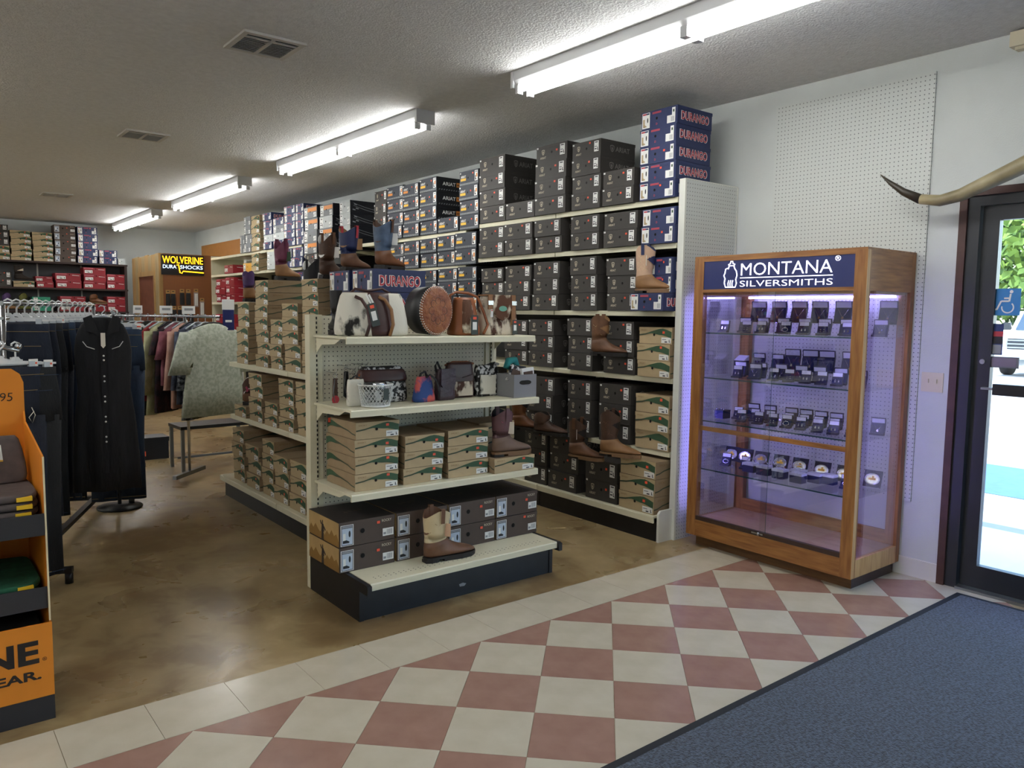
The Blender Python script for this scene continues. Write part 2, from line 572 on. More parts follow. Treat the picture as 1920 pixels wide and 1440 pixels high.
st = MB().fnx(1.718, 1.664, 1.34, 1.51, 0, M('decal_navy', '#22386e', .4)).build('notice_strip', None, (XW + .047, 0, 0))
MB().fnx(1.718, 1.664, 1.44, 1.468, -.001, 'red_print').fnx(1.718, 1.664, 1.40, 1.44, -.001, 'dark_print').fnx(1.712, 1.67, 1.345, 1.395, -.001, 'grey_print').build('printed_panels', st)
tag(st, 'narrow strip of small card notices below the blue wheelchair decal on glass', 'notice')
hs = MB().box(0, .004, 1.578, 1.742, 1.27, 1.33, M('plate_grey', '#6c6f78', .5)).build('hanging_sign', None, (XW + .043, 0, 0))
MB().box(-.002, 0, 1.59, 1.73, 1.277, 1.323, M('plate_mauve', '#7d7384', .6)).build('sign_back', hs)
tag(hs, 'grey rounded sign plate seen from behind, lowest on the door pane', 'sign')

# ---------------------------------------------------------------- wall bits
sw = empty('light_switch', (XW, 1.997, 1.167), 0, 'ivory double light switch plate on the wall beside the door frame', 'switch')
MB().box(-.006, 0, -.06, .06, -.056, .056, 'ivory').build('plate', sw)
for s in (-.023, .023): MB().box(-.016, -.006, s - .005, s + .005, -.004, .018, 'ivory').build('toggle', sw)
sb = MB().box(-.07, 0, -.12, .03, -.02, .055, 'ivory').box(-.05, 0, -.1, .01, -.035, -.02, 'ivory').build('alarm_box', None, (XW, 1.66, 2.965))
tag(sb, 'small ivory alarm box high on the wall above the door', 'alarm')
horns = empty('longhorn_mount', (XW, 1.16, 2.37), 0, 'long curved steer horns mounted on the wall above the door', 'horns')
for s in (1, -1):
    pts = [(-.10, .0, .03), (-.12, .10, .04), (-.14, .22, .02), (-.15, .34, -.03), (-.16, .44, -.075), (-.165, .56, -.125), (-.17, .68, -.175), (-.18, .78, -.195), (-.19, .88, -.178), (-.20, .97, -.13), (-.21, 1.04, -.075), (-.215, 1.10, -.02)]
    rad = [.05, .052, .05, .046, .043, .039, .035, .031, .027, .021, .013, .003]
    n = 8
    MB().tube([(x, y * s, z) for x, y, z in pts[:n + 1]], rad[:n + 1], 'horn', 12).build('horn', horns)
    MB().tube([(x, y * s, z) for x, y, z in pts[n:]], rad[n:], 'horn_tip', 12).build('horn_tip', horns)
MB().box(-.06, 0, -.1, .1, -.06, .12, 'walnut_dark').lathe([(.0, 0), (.06, 0), (.07, .1), (.05, .14), (0, .14)], (-.1, 0, -.04), 'walnut_dark').build('mounting_block', horns)

# ---------------------------------------------------------------- ceiling vents and lights
def vent(x, y, label):
    v = empty('ceiling_vent', (x, y, CEIL), 0, label, 'vent', 'ceiling air vents')
    a = .175
    m = MB()
    for q in ((-a, a, -a, -a + .03), (-a, a, a - .03, a), (-a, -a + .03, -a + .03, a - .03), (a - .03, a, -a + .03, a - .03), (-.012, .012, -a + .03, a - .03), (-a + .03, a - .03, -.10, -.085)):
        m.box(*q, -.014, -.001, 'vent_metal')
    m.build('frame', v)
    MB().box(-a + .02, a - .02, -a + .02, a - .02, -.003, -.001, 'vent_dark').build('duct', v)
    sl = None
    for i in range(11):
        for s in (-1, 1):
            y0 = -.135 + .027 * i
            if sl is None:
                mb = MB().cbox((0, 0, 0), (.13, .018, .0015), 'vent_metal', Matrix.Rotation(.7, 3, 'X'))
                sl = mb.mesh('louvre')
            inst('louvre', sl, v, (s * .0775, y0, -.008))
vent(1.708, 4.455, 'square white ceiling vent, nearest of three, above the display gondola')
vent(1.755, 7.41, 'square white ceiling vent in the middle of the row of three')
vent(1.75, 12.05, 'small square ceiling vent farthest from the camera near the back wall')
LX = 3.16
hm = MB().box(-.075, .075, -1.33, 1.33, -.055, 0, 'fixture_white').prism([(-.05, -.09), (.05, -.09), (.075, -.055), (-.075, -.055)], -1.33, 1.33, 1, 'fixture_white').mesh('housing')
em = MB().box(-.08, .08, -.012, .012, -.10, .002, 'fixture_white').mesh('end_cap')
tm = MB().tube([(0, -.645, 0), (0, .645, 0)], .016, 'tube_glow', 10).mesh('fluorescent_tube')
sm_ = MB().box(-.02, .02, -.012, .012, -.025, .03, 'fixture_white').mesh('lamp_holder')
LIGHTS = [(LX, 2.59, 'nearest long twin fluorescent ceiling light, reaching out of the top of the photo'), (LX, 6.42, 'second fluorescent ceiling light from the camera, above the tall wall shelves'),
          (LX, 10.25, 'third fluorescent ceiling light from the camera'), (LX, 14.03, 'farthest fluorescent ceiling light, close to the back wall')]
# unseen rows of the same fixture, added to brighten the left of the shop
LIGHTS += [(x, y, f'added unseen fluorescent ceiling light, {ORD[k]} along the {w} parallel row over the shop floor') for w, x in (('next', -.7), ('farther', -4.3)) for k, y in enumerate((-1.2, 2.59, 6.42, 10.25, 14.03))]
for lx, yy, lab in LIGHTS:
    L = empty('fluorescent_light', (lx, yy, CEIL), 0, lab, 'ceiling light', 'rows of fluorescent lights along the ceiling')
    inst('housing', hm, L)
    for s in (-1, 1):
        inst('end_cap', em, L, (0, s * 1.342, 0))
        for q in (-1, 1):
            inst('fluorescent_tube', tm, L, (s * .045, q * .66, -.110))
            for r in (-1, 1): inst('lamp_holder', sm_, L, (s * .045, q * .66 + r * .65, -.112))
# ---------------------------------------------------------------- shelving along the right wall
def slots(mb, x0, x1, y, z0, z1, face):
    z = z0
    while z < z1:
        if face == 'y': mb.fy(x0, x1, z, z + .014, y, 'slot_dark')
        else: mb.fnx(x1, x0, z, z + .014, y, 'slot_dark')
        z += .0254
def shelf_mesh(w, d, mat, lip=.036):
    """a steel shelf: origin at the middle of its front top edge, running back along +Y"""
    m = MB()
    m.box(-w / 2, w / 2, .012, d, -.012, 0, mat)
    m.prism([(0, -lip), (.012, -lip), (.012, 0), (.004, 0), (0, -.006)], -w / 2, w / 2, 0, mat)
    for s in (-1, 1):
        m.prism([(.02, -.013), (d, -.013), (d, -.07), (d * .75, -.05)], s * (w / 2 - .004) - .0015, s * (w / 2 - .004) + .0015, 0, mat)
    return m.mesh('shelf')
W4 = 1.21
wall_shelf = shelf_mesh(W4, .54, 'shelf_cream')
wall_deck = shelf_mesh(W4, .69, 'shelf_cream', .045)
Y0 = 3.425
SEC = [(2.315, 2.015, 1.56, 1.105, .60)] * 2 + [(2.28, 1.965, 1.56, 1.105, .60)] * 2 + [(2.235, 1.965, 1.56, 1.105, .60)] + [(2.37, 2.09, 1.65, 1.2, .7)] * 3
for i, zs in enumerate(SEC):
    yc = Y0 + 1.22 * i + .61
    lab = 'tall cream steel wall shelving bay, ' + (ORD[i] + ' from the white pegboard end panel' if i else 'nearest, next to the white pegboard end panel')
    g = empty('wall_shelving_bay', (0, yc, 0), 0, lab, 'shelving', 'shelving bays along the side wall')
    MB().box(4.635, 4.655, -.60, .60, .1, 2.43 if i < 7 else 2.2, 'panel_dark').build('back_panel', g)
    for s in (-1, 1): MB().box(4.60, 4.634, s * .597 - .012, s * .597 + .012, 0, 2.43 if i < 7 else 2.2, 'shelf_cream').build('upright', g)
    for z in zs: inst('shelf', wall_shelf, g, (4.095, 0, z), -PI / 2)
    inst('base_deck', wall_deck, g, (3.945, 0, .175), -PI / 2)
    MB().box(3.975, 3.99, -.605, .605, 0, .128, 'kick_black').build('kick_plate', g)
    if i == 0:
        e = MB().box(4.115, 4.66, -.66, -.645, .0, 2.425, 'peg_white').build('end_panel', g)
        MB().box(4.10, 4.116, -.662, -.612, .0, 2.43, 'shelf_white').box(4.66, 4.676, -.662, -.64, 0, 2.43, 'shelf_white').box(4.116, 4.66, -.662, -.64, 2.425, 2.432, 'shelf_white').build('panel_edge', g)
        MB().prism([(3.965, .0), (4.10, 0), (4.10, .215), (3.985, .215), (3.965, .195)], -.64, -.622, 1, 'shelf_white').build('base_end_plate', g)
    if i == 7:
        MB().box(4.10, 4.63, .607, .615, 1.2, 2.40, 'shelf_cream').build('end_panel', g)

# ---------------------------------------------------------------- end cap and double gondola
ec = empty('end_cap_display', (2.36, 3.97, 0), 0, 'cream four-shelf end display with pegboard back standing in the aisle', 'shelving')
sl_ = MB()
for s in (-1, 1):
    u = MB()
    u.box(s * .608 - .02, s * .608 + .02, -.03, .03, .0, 1.51, 'shelf_cream')
    u.box(s * .57 - .018, s * .57 + .018, -.022, .0, .2, 1.51, 'shelf_cream')
    slots(sl_, s * .588 - .004, s * .588 + .004, -.0305 if s > 0 else -.0305, .24, 1.50, 'y')
    u.build('upright', ec)
sl_.build('upright_slots', ec)['kind'] = 'stuff'
MB().box(-.555, .555, -.012, .002, .2, 1.505, 'peg_cream').build('pegboard_back', ec)
for z, yf in ((1.402, 3.545), (1.037, 3.50), (.608, 3.50)):
    m = MB()
    d = 3.95 - yf
    m.box(-.613, .613, .012, d, -.012, 0, 'shelf_cream').prism([(0, -.036), (.012, -.036), (.012, 0), (.004, 0), (0, -.006)], -.613, .613, 0, 'shelf_cream')
    for s in (-1, 1): m.prism([(.09, -.013), (d - .02, -.013), (d - .02, -.10), (d - .09, -.05), (.16, -.042)], s * .6 - .002, s * .6 + .002, 0, 'shelf_cream')
    m.build('shelf', ec, (.007, yf - 3.97, z))
m = MB()
m.box(-.605, .605, .012, .66, -.012, 0, 'shelf_cream').prism([(0, -.036), (.012, -.036), (.012, 0), (.004, 0), (0, -.006)], -.605, .605, 0, 'shelf_cream')
for i in range(38):
    for q in range(2):
        m.poly([(-.55 + i * .029 + a, .06 + q * .022 + b, .0004) for a, b in ((0, 0), (.006, 0), (.006, .006), (0, .006))], 'slot_dark')
m.build('base_deck', ec, (.0, 3.30 - 3.97, .207))
for s in (-1, 1):
    MB().prism([(-.60, 0), (-.02, 0), (-.02, .205), (-.665, .205), (-.685, .20), (-.685, .155), (-.6, .155)], s * .62 - .012, s * .62 + .012, 0, 'kick_black').build('base_side_plate', ec)
MB().box(-.608, .608, -.595, -.58, 0, .165, 'kick_black').build('kick_plate', ec)
tag(MB().poly([(-.03, -.5962, .052), (.0, -.5962, .05), (.012, -.5962, .062), (-.01, -.5962, .07), (-.035, -.5962, .066)], 'grey_print').build('scuff_mark', ec), None, None)
gd = empty('double_gondola', (2.5, 5.22, 0), 0, 'cream double-sided shelving gondola standing behind the end display', 'shelving')
MB().box(-.02, .02, -1.22, 1.22, .1, 1.5, 'shelf_cream').build('spine', gd)
for yy in (-1.215, 0, 1.215): MB().box(-.03, .03, yy - .015, yy + .015, 0, 1.51, 'shelf_cream').build('upright', gd)
gm, gb = shelf_mesh(1.21, .345, 'shelf_cream'), shelf_mesh(1.21, .44, 'shelf_cream', .04)
for yy in (-.61, .61):
    for z in (1.105, .675):
        inst('shelf', gm, gd, (-.37, yy, z), -PI / 2)
        inst('shelf', gm, gd, (.37, yy, z), PI / 2)
    inst('base_deck', gb, gd, (-.465, yy, .175), -PI / 2)
    inst('base_deck', gb, gd, (.465, yy, .175), PI / 2)
MB().box(-.42, -.405, -1.22, 1.22, 0, .135, 'kick_black').build('kick_plate', gd)
MB().box(.405, .42, -1.22, 1.22, 0, .135, 'kick_black').build('kick_plate', gd)
MB().box(-.42, .42, 1.21, 1.22, 0, .135, 'kick_black').build('kick_plate', gd)

# ---------------------------------------------------------------- shoe boxes
def shield(mb, cx, cz, s, fn, mat):
    """small shield-shaped emblem; fn maps (a, b) in the face plane to a point"""
    O = [(-.42, .42), (0, .52), (.42, .42), (.40, -.05), (.24, -.38), (0, -.55), (-.24, -.38), (-.40, -.05)]
    I = [(a * .78, b * .78) for a, b in O]
    for i in range(8):
        j = (i + 1) % 8
        mb.poly([fn(cx + s * p[0], cz + s * p[1]) for p in (O[i], I[i], I[j], O[j])], mat)
    for q in (((-.2, .2), (0, .05), (.2, .2), (.08, -.25), (-.08, -.25)), ((-.12, .26), (.12, .26), (0, .14)), ((-.09, -.3), (.09, -.3), (0, -.42))):
        mb.poly([fn(cx + s * a, cz + s * b) for a, b in q], mat)
def boot_icon(mb, x, z, s, fn, mat):
    mb.poly([fn(x + a * s, z + b * s) for a, b in ((0, 0), (.55, 0), (.62, .12), (.3, .3), (.28, 1), (0, 1))], mat)
YE = -.0032
def fr_(a, b): return (a, YE, b)
def fr2(a, b): return (a, YE - .0006, b)
def size_label(w, h, x0, x1, z0, z1, style=0):
    m = MB().fy(x0, x1, z0, z1, YE, 'white_print')
    dx, dz = x1 - x0, z1 - z0
    y = YE - .0006
    if style == 0:
        m.fy(x0 + .2 * dx, x0 + .8 * dx, z1 - .17 * dz, z1 - .08 * dz, y, 'dark_print')
        m.fy(x0 + .1 * dx, x0 + .6 * dx, z0 + .42 * dz, z0 + .52 * dz, y, 'grey_print')
        m.fy(x0 + .1 * dx, x0 + .55 * dx, z0 + .2 * dz, z0 + .3 * dz, y, 'dark_print')
        boot_icon(m, x0 + .68 * dx, z0 + .12 * dz, .3 * dz, fr2, 'dark_print')
    elif style == 1:
        boot_icon(m, x0 + .15 * dx, z0 + .08 * dz, .45 * dz, fr2, 'dark_print')
        m.fy(x0 + .5 * dx, x0 + .9 * dx, z0 + .35 * dz, z0 + .7 * dz, y, 'amber_print')
        m.fy(x0 + .15 * dx, x0 + .85 * dx, z0 + .82 * dz, z0 + .92 * dz, y, 'grey_print')
    elif style == 2:
        m.fy(x0 + .08 * dx, x0 + .5 * dx, z0 + .55 * dz, z0 + .7 * dz, y, 'grey_print')
        m.fy(x0 + .35 * dx, x0 + .62 * dx, z0 + .12 * dz, z0 + .32 * dz, y, 'dark_print')
        boot_icon(m, x0 + .8 * dx, z0 + .15 * dz, .5 * dz, fr2, 'dark_print')
    elif style == 3:
        for k in range(7): m.fy(x0 + dx * (.38 + .075 * k), x0 + dx * (.38 + .075 * k + (.05 if k % 2 else .03)), z0 + .18 * dz, z0 + .85 * dz, y, 'grey_print')
        m.fy(x0 + .06 * dx, x0 + .3 * dx, z0 + .2 * dz, z0 + .5 * dz, y, 'grey_print')
    return m.mesh('size_label')
def core(w, h, L, front, side, top=None):
    b = MB().box(-w / 2, w / 2, 0, L, 0, h - .022, side)
    b.fy(-w / 2, w / 2, 0, h - .022, -.0004, front)
    l = MB().box(-w / 2 - .002, w / 2 + .002, -.002, L + .002, h - .022, h - .001, top or side)
    l.fy(-w / 2 - .002, w / 2 + .002, h - .022, h - .001, -.0024, front)
    l.fx(-.002, L + .002, h - .022, h - .001, w / 2 + .0022, side)
    l.fnx(L + .002, -.002, h - .022, h - .001, -w / 2 - .0022, side)
    return [('shoe_box', b.mesh('shoe_box')), ('lid', l.mesh('lid'))]
def hole(x, z, r): return ('finger_hole', MB().disc((x, YE, z), r, 'y', 'hole', 12).mesh('finger_hole'))
KINDS = {}
def kind(key, dims, parts, word): KINDS[key] = (dims, parts, word)
# charcoal box with shield emblem
w, h, L = .315, .127, .36
p = core(w, h, L, 'charcoal_card', 'charcoal_card')
m = MB()
shield(m, -.085, .078, .038, fr_, 'emblem')
p.append(('emblem_print', m.mesh('emblem_print')))
m = MB()
m.text('ARIAT', .022, FY(-.085, YE, .03), 'emblem', .01, width=.062)
p.append(('logo_print', m.mesh('logo_print')))
p.append(hole(.004, .07, .0095))
p.append(('size_label', size_label(w, h, .088, .137, .035, .113, 0)))
p.append(('corner_sticker', MB().fy(-.153, -.135, .108, .12, YE, 'white_print').mesh('corner_sticker')))
m = MB()
sx = w / 2 + .003
shield(m, .115, .065, .05, lambda a, b: (sx, a, b), 'emblem_side')
m.text('ARIAT', .052, FX(sx, .225, .047), 'emblem_side', .01, width=.15)
p.append(('side_print', m.mesh('side_print')))
kind('a', (w, h, L), p, 'charcoal')
# slate work-boot box with yellow band and hazard stripes
for key, band, word in (('w', 'yellow_print', 'slate'), ('v', 'amber_print', 'slate')):
    w, h, L = .315, .13, .36
    p = core(w, h, L, 'slate_card', 'slate_dark')
    m = MB().fy(-.137, -.047, .044, .066, YE, band)
    p.append(('band_print', m.mesh('band_print')))
    m = MB()
    m.text('ARIAT', .03, FY(-.092, YE - .0003, .071), 'white_print', .02, width=.085)
    p.append(('logo_print', m.mesh('logo_print')))
    m = MB()
    for k in range(22):
        x = -.155 + .0141 * k
        m.poly([(x, YE, .006), (x + .006, YE, .006), (x + .011, YE, .022), (x + .005, YE, .022)], 'hazard')
    p.append(('stripe_print', m.mesh('stripe_print')))
    p.append(hole(-.012, .066, .0095))
    p.append(('size_label', size_label(w, h, .098, .147, .028, .118, 1)))
    p.append(('corner_sticker', MB().fy(-.15, -.13, .108, .12, YE, 'white_print').mesh('corner_sticker')))
    m = MB().text('ARIAT', .045, FX(sx, .14, .055), 'white_print', .02, width=.15)
    m.fx(.225, .31, .05, .092, sx, 'amber_print')
    m.text('WORK', .026, FX(sx + .0004, .267, .06), 'slate_dark', .02, width=.075)
    for k in range(12): m.poly([(sx, .02 + .028 * k + a, b) for a, b in ((0, .01), (.012, .01), (.02, .022), (.008, .022))], 'grey_card')
    p.append(('side_print', m.mesh('side_print')))
    kind(key, (w, h, L), p, word)
# navy box with red lettering
def slab(mb, txt, width, size, fn, mat, bold):
    mb.text(txt, size, fn, mat, bold, width=width)
w, h, L = .33, .12, .36
p = core(w, h, L, 'navy_card', 'navy_card')
m = MB().fy(-.157, -.085, .008, .112, YE, 'white_print')
m.fy(-.152, -.118, .098, .108, YE - .0005, 'red_print').fy(-.118, -.09, .098, .108, YE - .0005, 'navy_card')
boot_icon(m, -.148, .016, .055, fr2, 'tan_card')
boot_icon(m, -.142, .016, .02, fr2, 'dark_print')
m.disc((-.105, YE - .0005, .06), .006, 'y', 'dark_print', 8, .018)
p.append(('picture_label', m.mesh('picture_label')))
m = MB().fy(-.062, .02, .094, .108, YE, M('red_band', '#a0475a', .55)).text('DURANGO', .013, FY(-.021, YE - .0004, .096), 'red_print', .02, width=.078)
p.append(('logo_print', m.mesh('logo_print')))
m = MB().text('D', .02, FY(-.02, YE, .018), 'red_print', .02)
p.append(('initial_print', m.mesh('initial_print')))
p.append(hole(-.02, .062, .0095))
m = MB().fy(.075, .148, .01, .06, YE, 'white_print').fy(.118, .148, .06, .108, YE, 'white_print')
for k in range(5): m.fy(.112 + .006 * k, .115 + .006 * k, .018, .05, YE - .0005, 'grey_print')
m.fy(.127, .14, .078, .095, YE - .0005, 'hill_green')
p.append(('size_label', m.mesh('size_label')))
m = MB()
sx = w / 2 + .003
m.text('DURANGO', .075, FX(sx, .18, .033), 'white_print', .055, width=.293)
m.text('DURANGO', .075, FX(sx + .0008, .18, .033), 'red_print', .02, width=.280)
for yy in (.058, .305): pass
p.append(('side_print', m.mesh('side_print')))
kind('d', (w, h, L), p, 'navy')
# tan box with green hills
w, h, L = .26, .095, .34
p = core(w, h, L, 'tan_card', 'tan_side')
top = [(-.13, .052), (-.105, .055), (-.08, .058), (-.055, .064), (-.03, .071), (0, .078), (.03, .085), (.06, .088), (.09, .082), (.128, .07)]
m = MB()
for (a, b), (c, d) in zip(top, top[1:]):
    e0, e1 = (.008 if a < -.04 else .008 + min(.03, (a + .04) * .36)), (.008 if c < -.04 else .008 + min(.03, (c + .04) * .36))
    m.poly([(a, YE, b - e0), (c, YE, d - e1), (c, YE, d), (a, YE, b)], 'hill_line' if a < -.06 else 'hill_green')
p.append(('hill_print', m.mesh('hill_print')))
m = MB()
m.text('SMOKY', .012, FY(-.09, YE, .073), 'tan_text', width=.05)
p.append(('name_print', m.mesh('name_print')))
p.append(hole(-.008, .052, .0085))
p.append(('size_label', size_label(w, h, .05, .124, .006, .038, 2)))
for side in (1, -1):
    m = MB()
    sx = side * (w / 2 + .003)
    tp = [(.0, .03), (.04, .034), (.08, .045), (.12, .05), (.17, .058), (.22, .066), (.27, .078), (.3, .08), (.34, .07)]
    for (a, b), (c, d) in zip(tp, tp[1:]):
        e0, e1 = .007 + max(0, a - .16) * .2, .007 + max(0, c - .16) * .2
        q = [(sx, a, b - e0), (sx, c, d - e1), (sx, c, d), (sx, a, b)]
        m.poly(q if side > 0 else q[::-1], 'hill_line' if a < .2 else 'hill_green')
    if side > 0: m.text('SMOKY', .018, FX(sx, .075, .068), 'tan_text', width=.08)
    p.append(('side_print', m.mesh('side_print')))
kind('t', (w, h, L), p, 'tan')
# dark brown box with boot picture
w, h, L = .32, .128, .35
p = core(w, h, L, 'umber_card', 'umber_card', 'umber_dark')
m = MB().fy(-.155, -.082, .006, .112, YE, 'white_print').fy(-.151, -.086, .009, .109, YE - .0004, 'dark_print').fy(-.148, -.089, .012, .095, YE - .0008, M('label_blue', '#b9c6d6', .5)).fy(-.148, -.089, .097, .107, YE - .0008, 'grey_print')
boot_icon(m, -.142, .02, .05, lambda a, b: (a, YE - .0012, b), 'white_print')
m.poly([(-.143, YE - .0014, .02), (-.108, YE - .0014, .02), (-.106, YE - .0014, .027), (-.123, YE - .0014, .036), (-.143, YE - .0014, .034)], 'dark_print')
m.disc((-.105, YE - .0012, .065), .006, 'y', 'dark_print', 10, .017)
p.append(('picture_label', m.mesh('picture_label')))
m = MB().text('ROCKY', .019, FY(.112, YE, .098), 'emblem', .01, width=.058)
p.append(('logo_print', m.mesh('logo_print')))
p.append(hole(-.03, .07, .0125))
p.append(('size_label', size_label(w, h, .088, .153, .022, .062, 3)))
m = MB()
sx = -w / 2 - .003
m.poly([(sx, L, .002), (sx, 0, .002), (sx, 0, h - .003), (sx, L, h - .003)], 'kraft')
zz = [.03, .06, .042, .07, .05, .036, .055, .03, .062, .045, .075, .05, .066, .03]
for i in range(13):
    a, b = L * (13 - i) / 13, L * (12 - i) / 13
    m.poly([(sx - .0004, a, .002), (sx - .0004, b, .002), (sx - .0004, b, zz[i + 1]), (sx - .0004, a, zz[i])], 'kraft_dark')
for q in (((.20, .0), (.17, .0), (.175, .045), (.195, .045)), ((.20, .045), (.168, .045), (.172, .085), (.192, .088)), ((.19, .088), (.178, .088), (.181, .104), (.19, .103)), ((.172, .08), (.148, .06), (.153, .053), (.172, .066)), ((.2, .075), (.215, .095), (.209, .1), (.194, .085))):
    m.poly([(sx - .0008, a, b) for a, b in q], 'umber_dark')
p.append(('climber_print', m.mesh('climber_print')))
m = MB()
for k, (a, b) in enumerate(((-.05, .16), (-.02, .17), (.01, .16), (.04, .175))): m.poly([(a, b, h + .0004), (a + .02, b - .006, h + .0004), (a + .024, b + .014, h + .0004), (a + .006, b + .03, h + .0004)], 'umber_card')
p.append(('top_print', m.mesh('top_print')))
kind('r', (w, h, L), p, 'dark brown')
# plain dark brown box with picture, as on the far wall
kind('b', (w, h, L), p[:6], 'dark brown')
# red box
w, h, L = .37, .145, .3
p = core(w, h, L, 'red_card', 'red_card')
m = MB().poly([(.06, YE, .105), (.165, YE, .098), (.165, YE, .105), (.06, YE, .113)], 'white_print').fy(-.18, -.02, .118, .138, YE, 'pink_card')
p.append(('slash_print', m.mesh('slash_print')))
p.append(('size_label', size_label(w, h, -.165, -.035, .03, .09, 2)))
p.append(hole(.02, .118, .01))
m = MB().poly([(w / 2 + .003, .06, .1), (w / 2 + .003, .24, .09), (w / 2 + .003, .24, .096), (w / 2 + .003, .06, .106)], 'white_print')
p.append(('side_print', m.mesh('side_print')))
kind('x', (w, h, L), p, 'red')
# black-sided box with pale front
for key, fr0, word in (('k', 'pale_card', 'pale'), ('o', 'grey_card', 'grey'), ('g', 'grey_card', 'grey'), ('y', 'yellow_card', 'yellow'), ('n', 'green_card', 'green'), ('q', 'pale_card', 'white')):
    w, h, L = .28, .137, .4 if key == 'k' else .34
    p = core(w, h, L, fr0, 'black_card' if key in 'ko' else fr0)
    p.append(('size_label', size_label(w, h, -.125, -.06, .012, .122, 0)))
    if key in 'kog': p.append(('stock_label', size_label(w, h, .07, .125, .01, .062, 3)))
    if key == 'o': p.append(('band_print', MB().fy(-.055, .135, .075, .12, YE + .0003, 'amber_print').mesh('band_print')))
    p.append(hole(.0, .075, .009))
    if key == 'k':
        m = MB()
        sx = w / 2 + .003
        for dz in (0, -.028):
            pts = [(sx, .04 + .36 * i / 12 * .95, .105 + dz - .06 * math.sin(PI * .5 * i / 12)) for i in range(13)]
            for a, b in zip(pts, pts[1:]): m.poly([a, b, (b[0], b[1], b[2] + .004), (a[0], a[1], a[2] + .004)], 'grey_print')
        for a, b in ((.03, .03), (.07, .045), (.05, .09)): m.poly([(sx, a, b), (sx, a + .035, b - .006), (sx, a + .035, b + .006), (sx, a, b + .012)], 'grey_print')
        p.append(('side_print', m.mesh('side_print')))
    kind(key, (w, h, L), p, word)
stk = MB().fy(-.009, .009, -.007, .007, 0, 'orange_sticker').mesh('price_sticker')
def shoe_box(key, x, y, z, rz, w, h, label, group, L=None, sticker=True):
    """x, y, z: middle of the lower front edge"""
    (bw, bh, bl), parts, word = KINDS[key]
    sc = (w / bw, (L or bl) / bl, h / bh)
    o = inst('shoe_box', parts[0][1], None, (x, y, z), rz, sc)
    tag(o, label.replace('%', word), 'shoe box', group)
    for nm, me in parts[1:]: inst(nm, me, o)
    if sticker and key in 'awdtrvb':
        inst('price_sticker', stk, o, (uni(.03, .07) if key not in 'tr' else uni(.055, .08), -.0042, bh * uni(.6, .85)))
    return o
def stack(keys, y0, y1, z, n, h, xf, where, k, group, L=None, jit=.012, sticker=.8):
    """a stack against the side wall, its fronts looking to -X between y0 and y1"""
    yc, w = (y0 + y1) / 2, (y1 - y0) - .008
    for i in range(n):
        key = keys[i % len(keys)]
        lab = f'% shoe box, {ORD[i]} from bottom, {ORD[k]} stack {where}'
        shoe_box(key, (xf if (key, n, z) != ('d', 1, 1.56) else 3.985) + uni(-jit, jit) * .8, yc + uni(-jit, jit) * .4, z + .001 + i * h, -PI / 2, w, h - .0012, lab, group, L, rnd() < sticker)
def run(rows, z, xf, where, group, L=None):
    for k, r in enumerate(rows): stack(r[0], r[1], r[2], z, r[3], r[4], xf, where, k, group, L)
GW = 'shoe boxes on the side wall shelves'
run([('d', 3.44, 3.76, 5, .119), ('a', 3.80, 4.11, 2, .122), ('a', 4.14, 4.45, 4, .124), ('a', 4.51, 4.88, 4, .135), ('a', 4.89, 5.27, 1, .135), ('a', 5.28, 5.65, 4, .138)], 2.315, 4.08, 'from end panel on top wall shelf', GW)
run([('w', 5.66, 5.96, 4, .13), ('w', 5.97, 6.32, 1, .136), ('w', 6.33, 6.64, 4, .134), ('vvwv', 6.65, 6.96, 4, .13), ('v', 6.97, 7.3, 4, .134), ('a', 7.31, 7.58, 4, .131)], 2.28, 4.08, 'along from charcoal boxes on top wall shelf', GW)
run([('okkk', 8.15, 8.42, 4, .138), ('koko', 8.59, 8.95, 4, .141), ('ogoo', 9.01, 9.40, 4, .144)], 2.235, 4.08, 'of middle group on top wall shelf', GW)
run([('d', 9.41, 9.66, 5, .102), ('d', 9.67, 10.04, 5, .103), ('dqgd', 10.06, 10.44, 4, .10), ('dqdd', 10.47, 10.8, 5, .099), ('t', 10.93, 11.26, 4, .125), ('g', 11.27, 11.54, 4, .128), ('g', 11.56, 11.76, 2, .13)], 2.37, 4.08, 'of far group on top wall shelf', GW)
run([('d', 3.43, 3.73, 2, .12), ('a', 3.76, 4.09, 2, .122), ('a', 4.14, 4.45, 2, .126), ('a', 4.56, 4.88, 2, .129), ('a', 4.9, 5.27, 2, .13), ('a', 5.28, 5.65, 2, .13)], 2.015, 4.08, 'from end panel on second wall shelf', GW)
run([('w', 5.68, 6.02, 2, .145), ('w', 6.03, 6.33, 2, .142), ('w', 6.34, 6.64, 2, .138), ('v', 6.65, 6.95, 2, .136), ('w', 6.96, 7.25, 2, .132), ('a', 7.26, 7.46, 2, .13)], 1.965, 4.08, 'along from charcoal boxes on second wall shelf', GW)
run([('og', 8.6, 8.85, 2, .125), ('oa', 9.02, 9.40, 2, .138)], 1.965, 4.08, 'of middle group on second wall shelf', GW)
run([('d', 9.44, 9.78, 2, .125), ('d', 9.79, 10.06, 2, .124), ('d', 10.07, 10.34, 2, .123), ('q', 10.36, 10.66, 2, .12), ('t', 10.97, 11.26, 2, .125), ('y', 11.27, 11.65, 1, .125), ('x', 12.1, 12.5, 1, .132)], 2.09, 4.08, 'of far group on second wall shelf', GW)
run([('d', 3.43, 3.73, 1, .12), ('a', 3.76, 4.06, 3, .126), ('a', 4.15, 4.44, 3, .134), ('a', 4.57, 4.89, 3, .128), ('a', 4.92, 5.27, 3, .123), ('a', 5.28, 5.6, 3, .12)], 1.56, 4.08, 'from end panel on third wall shelf', GW)
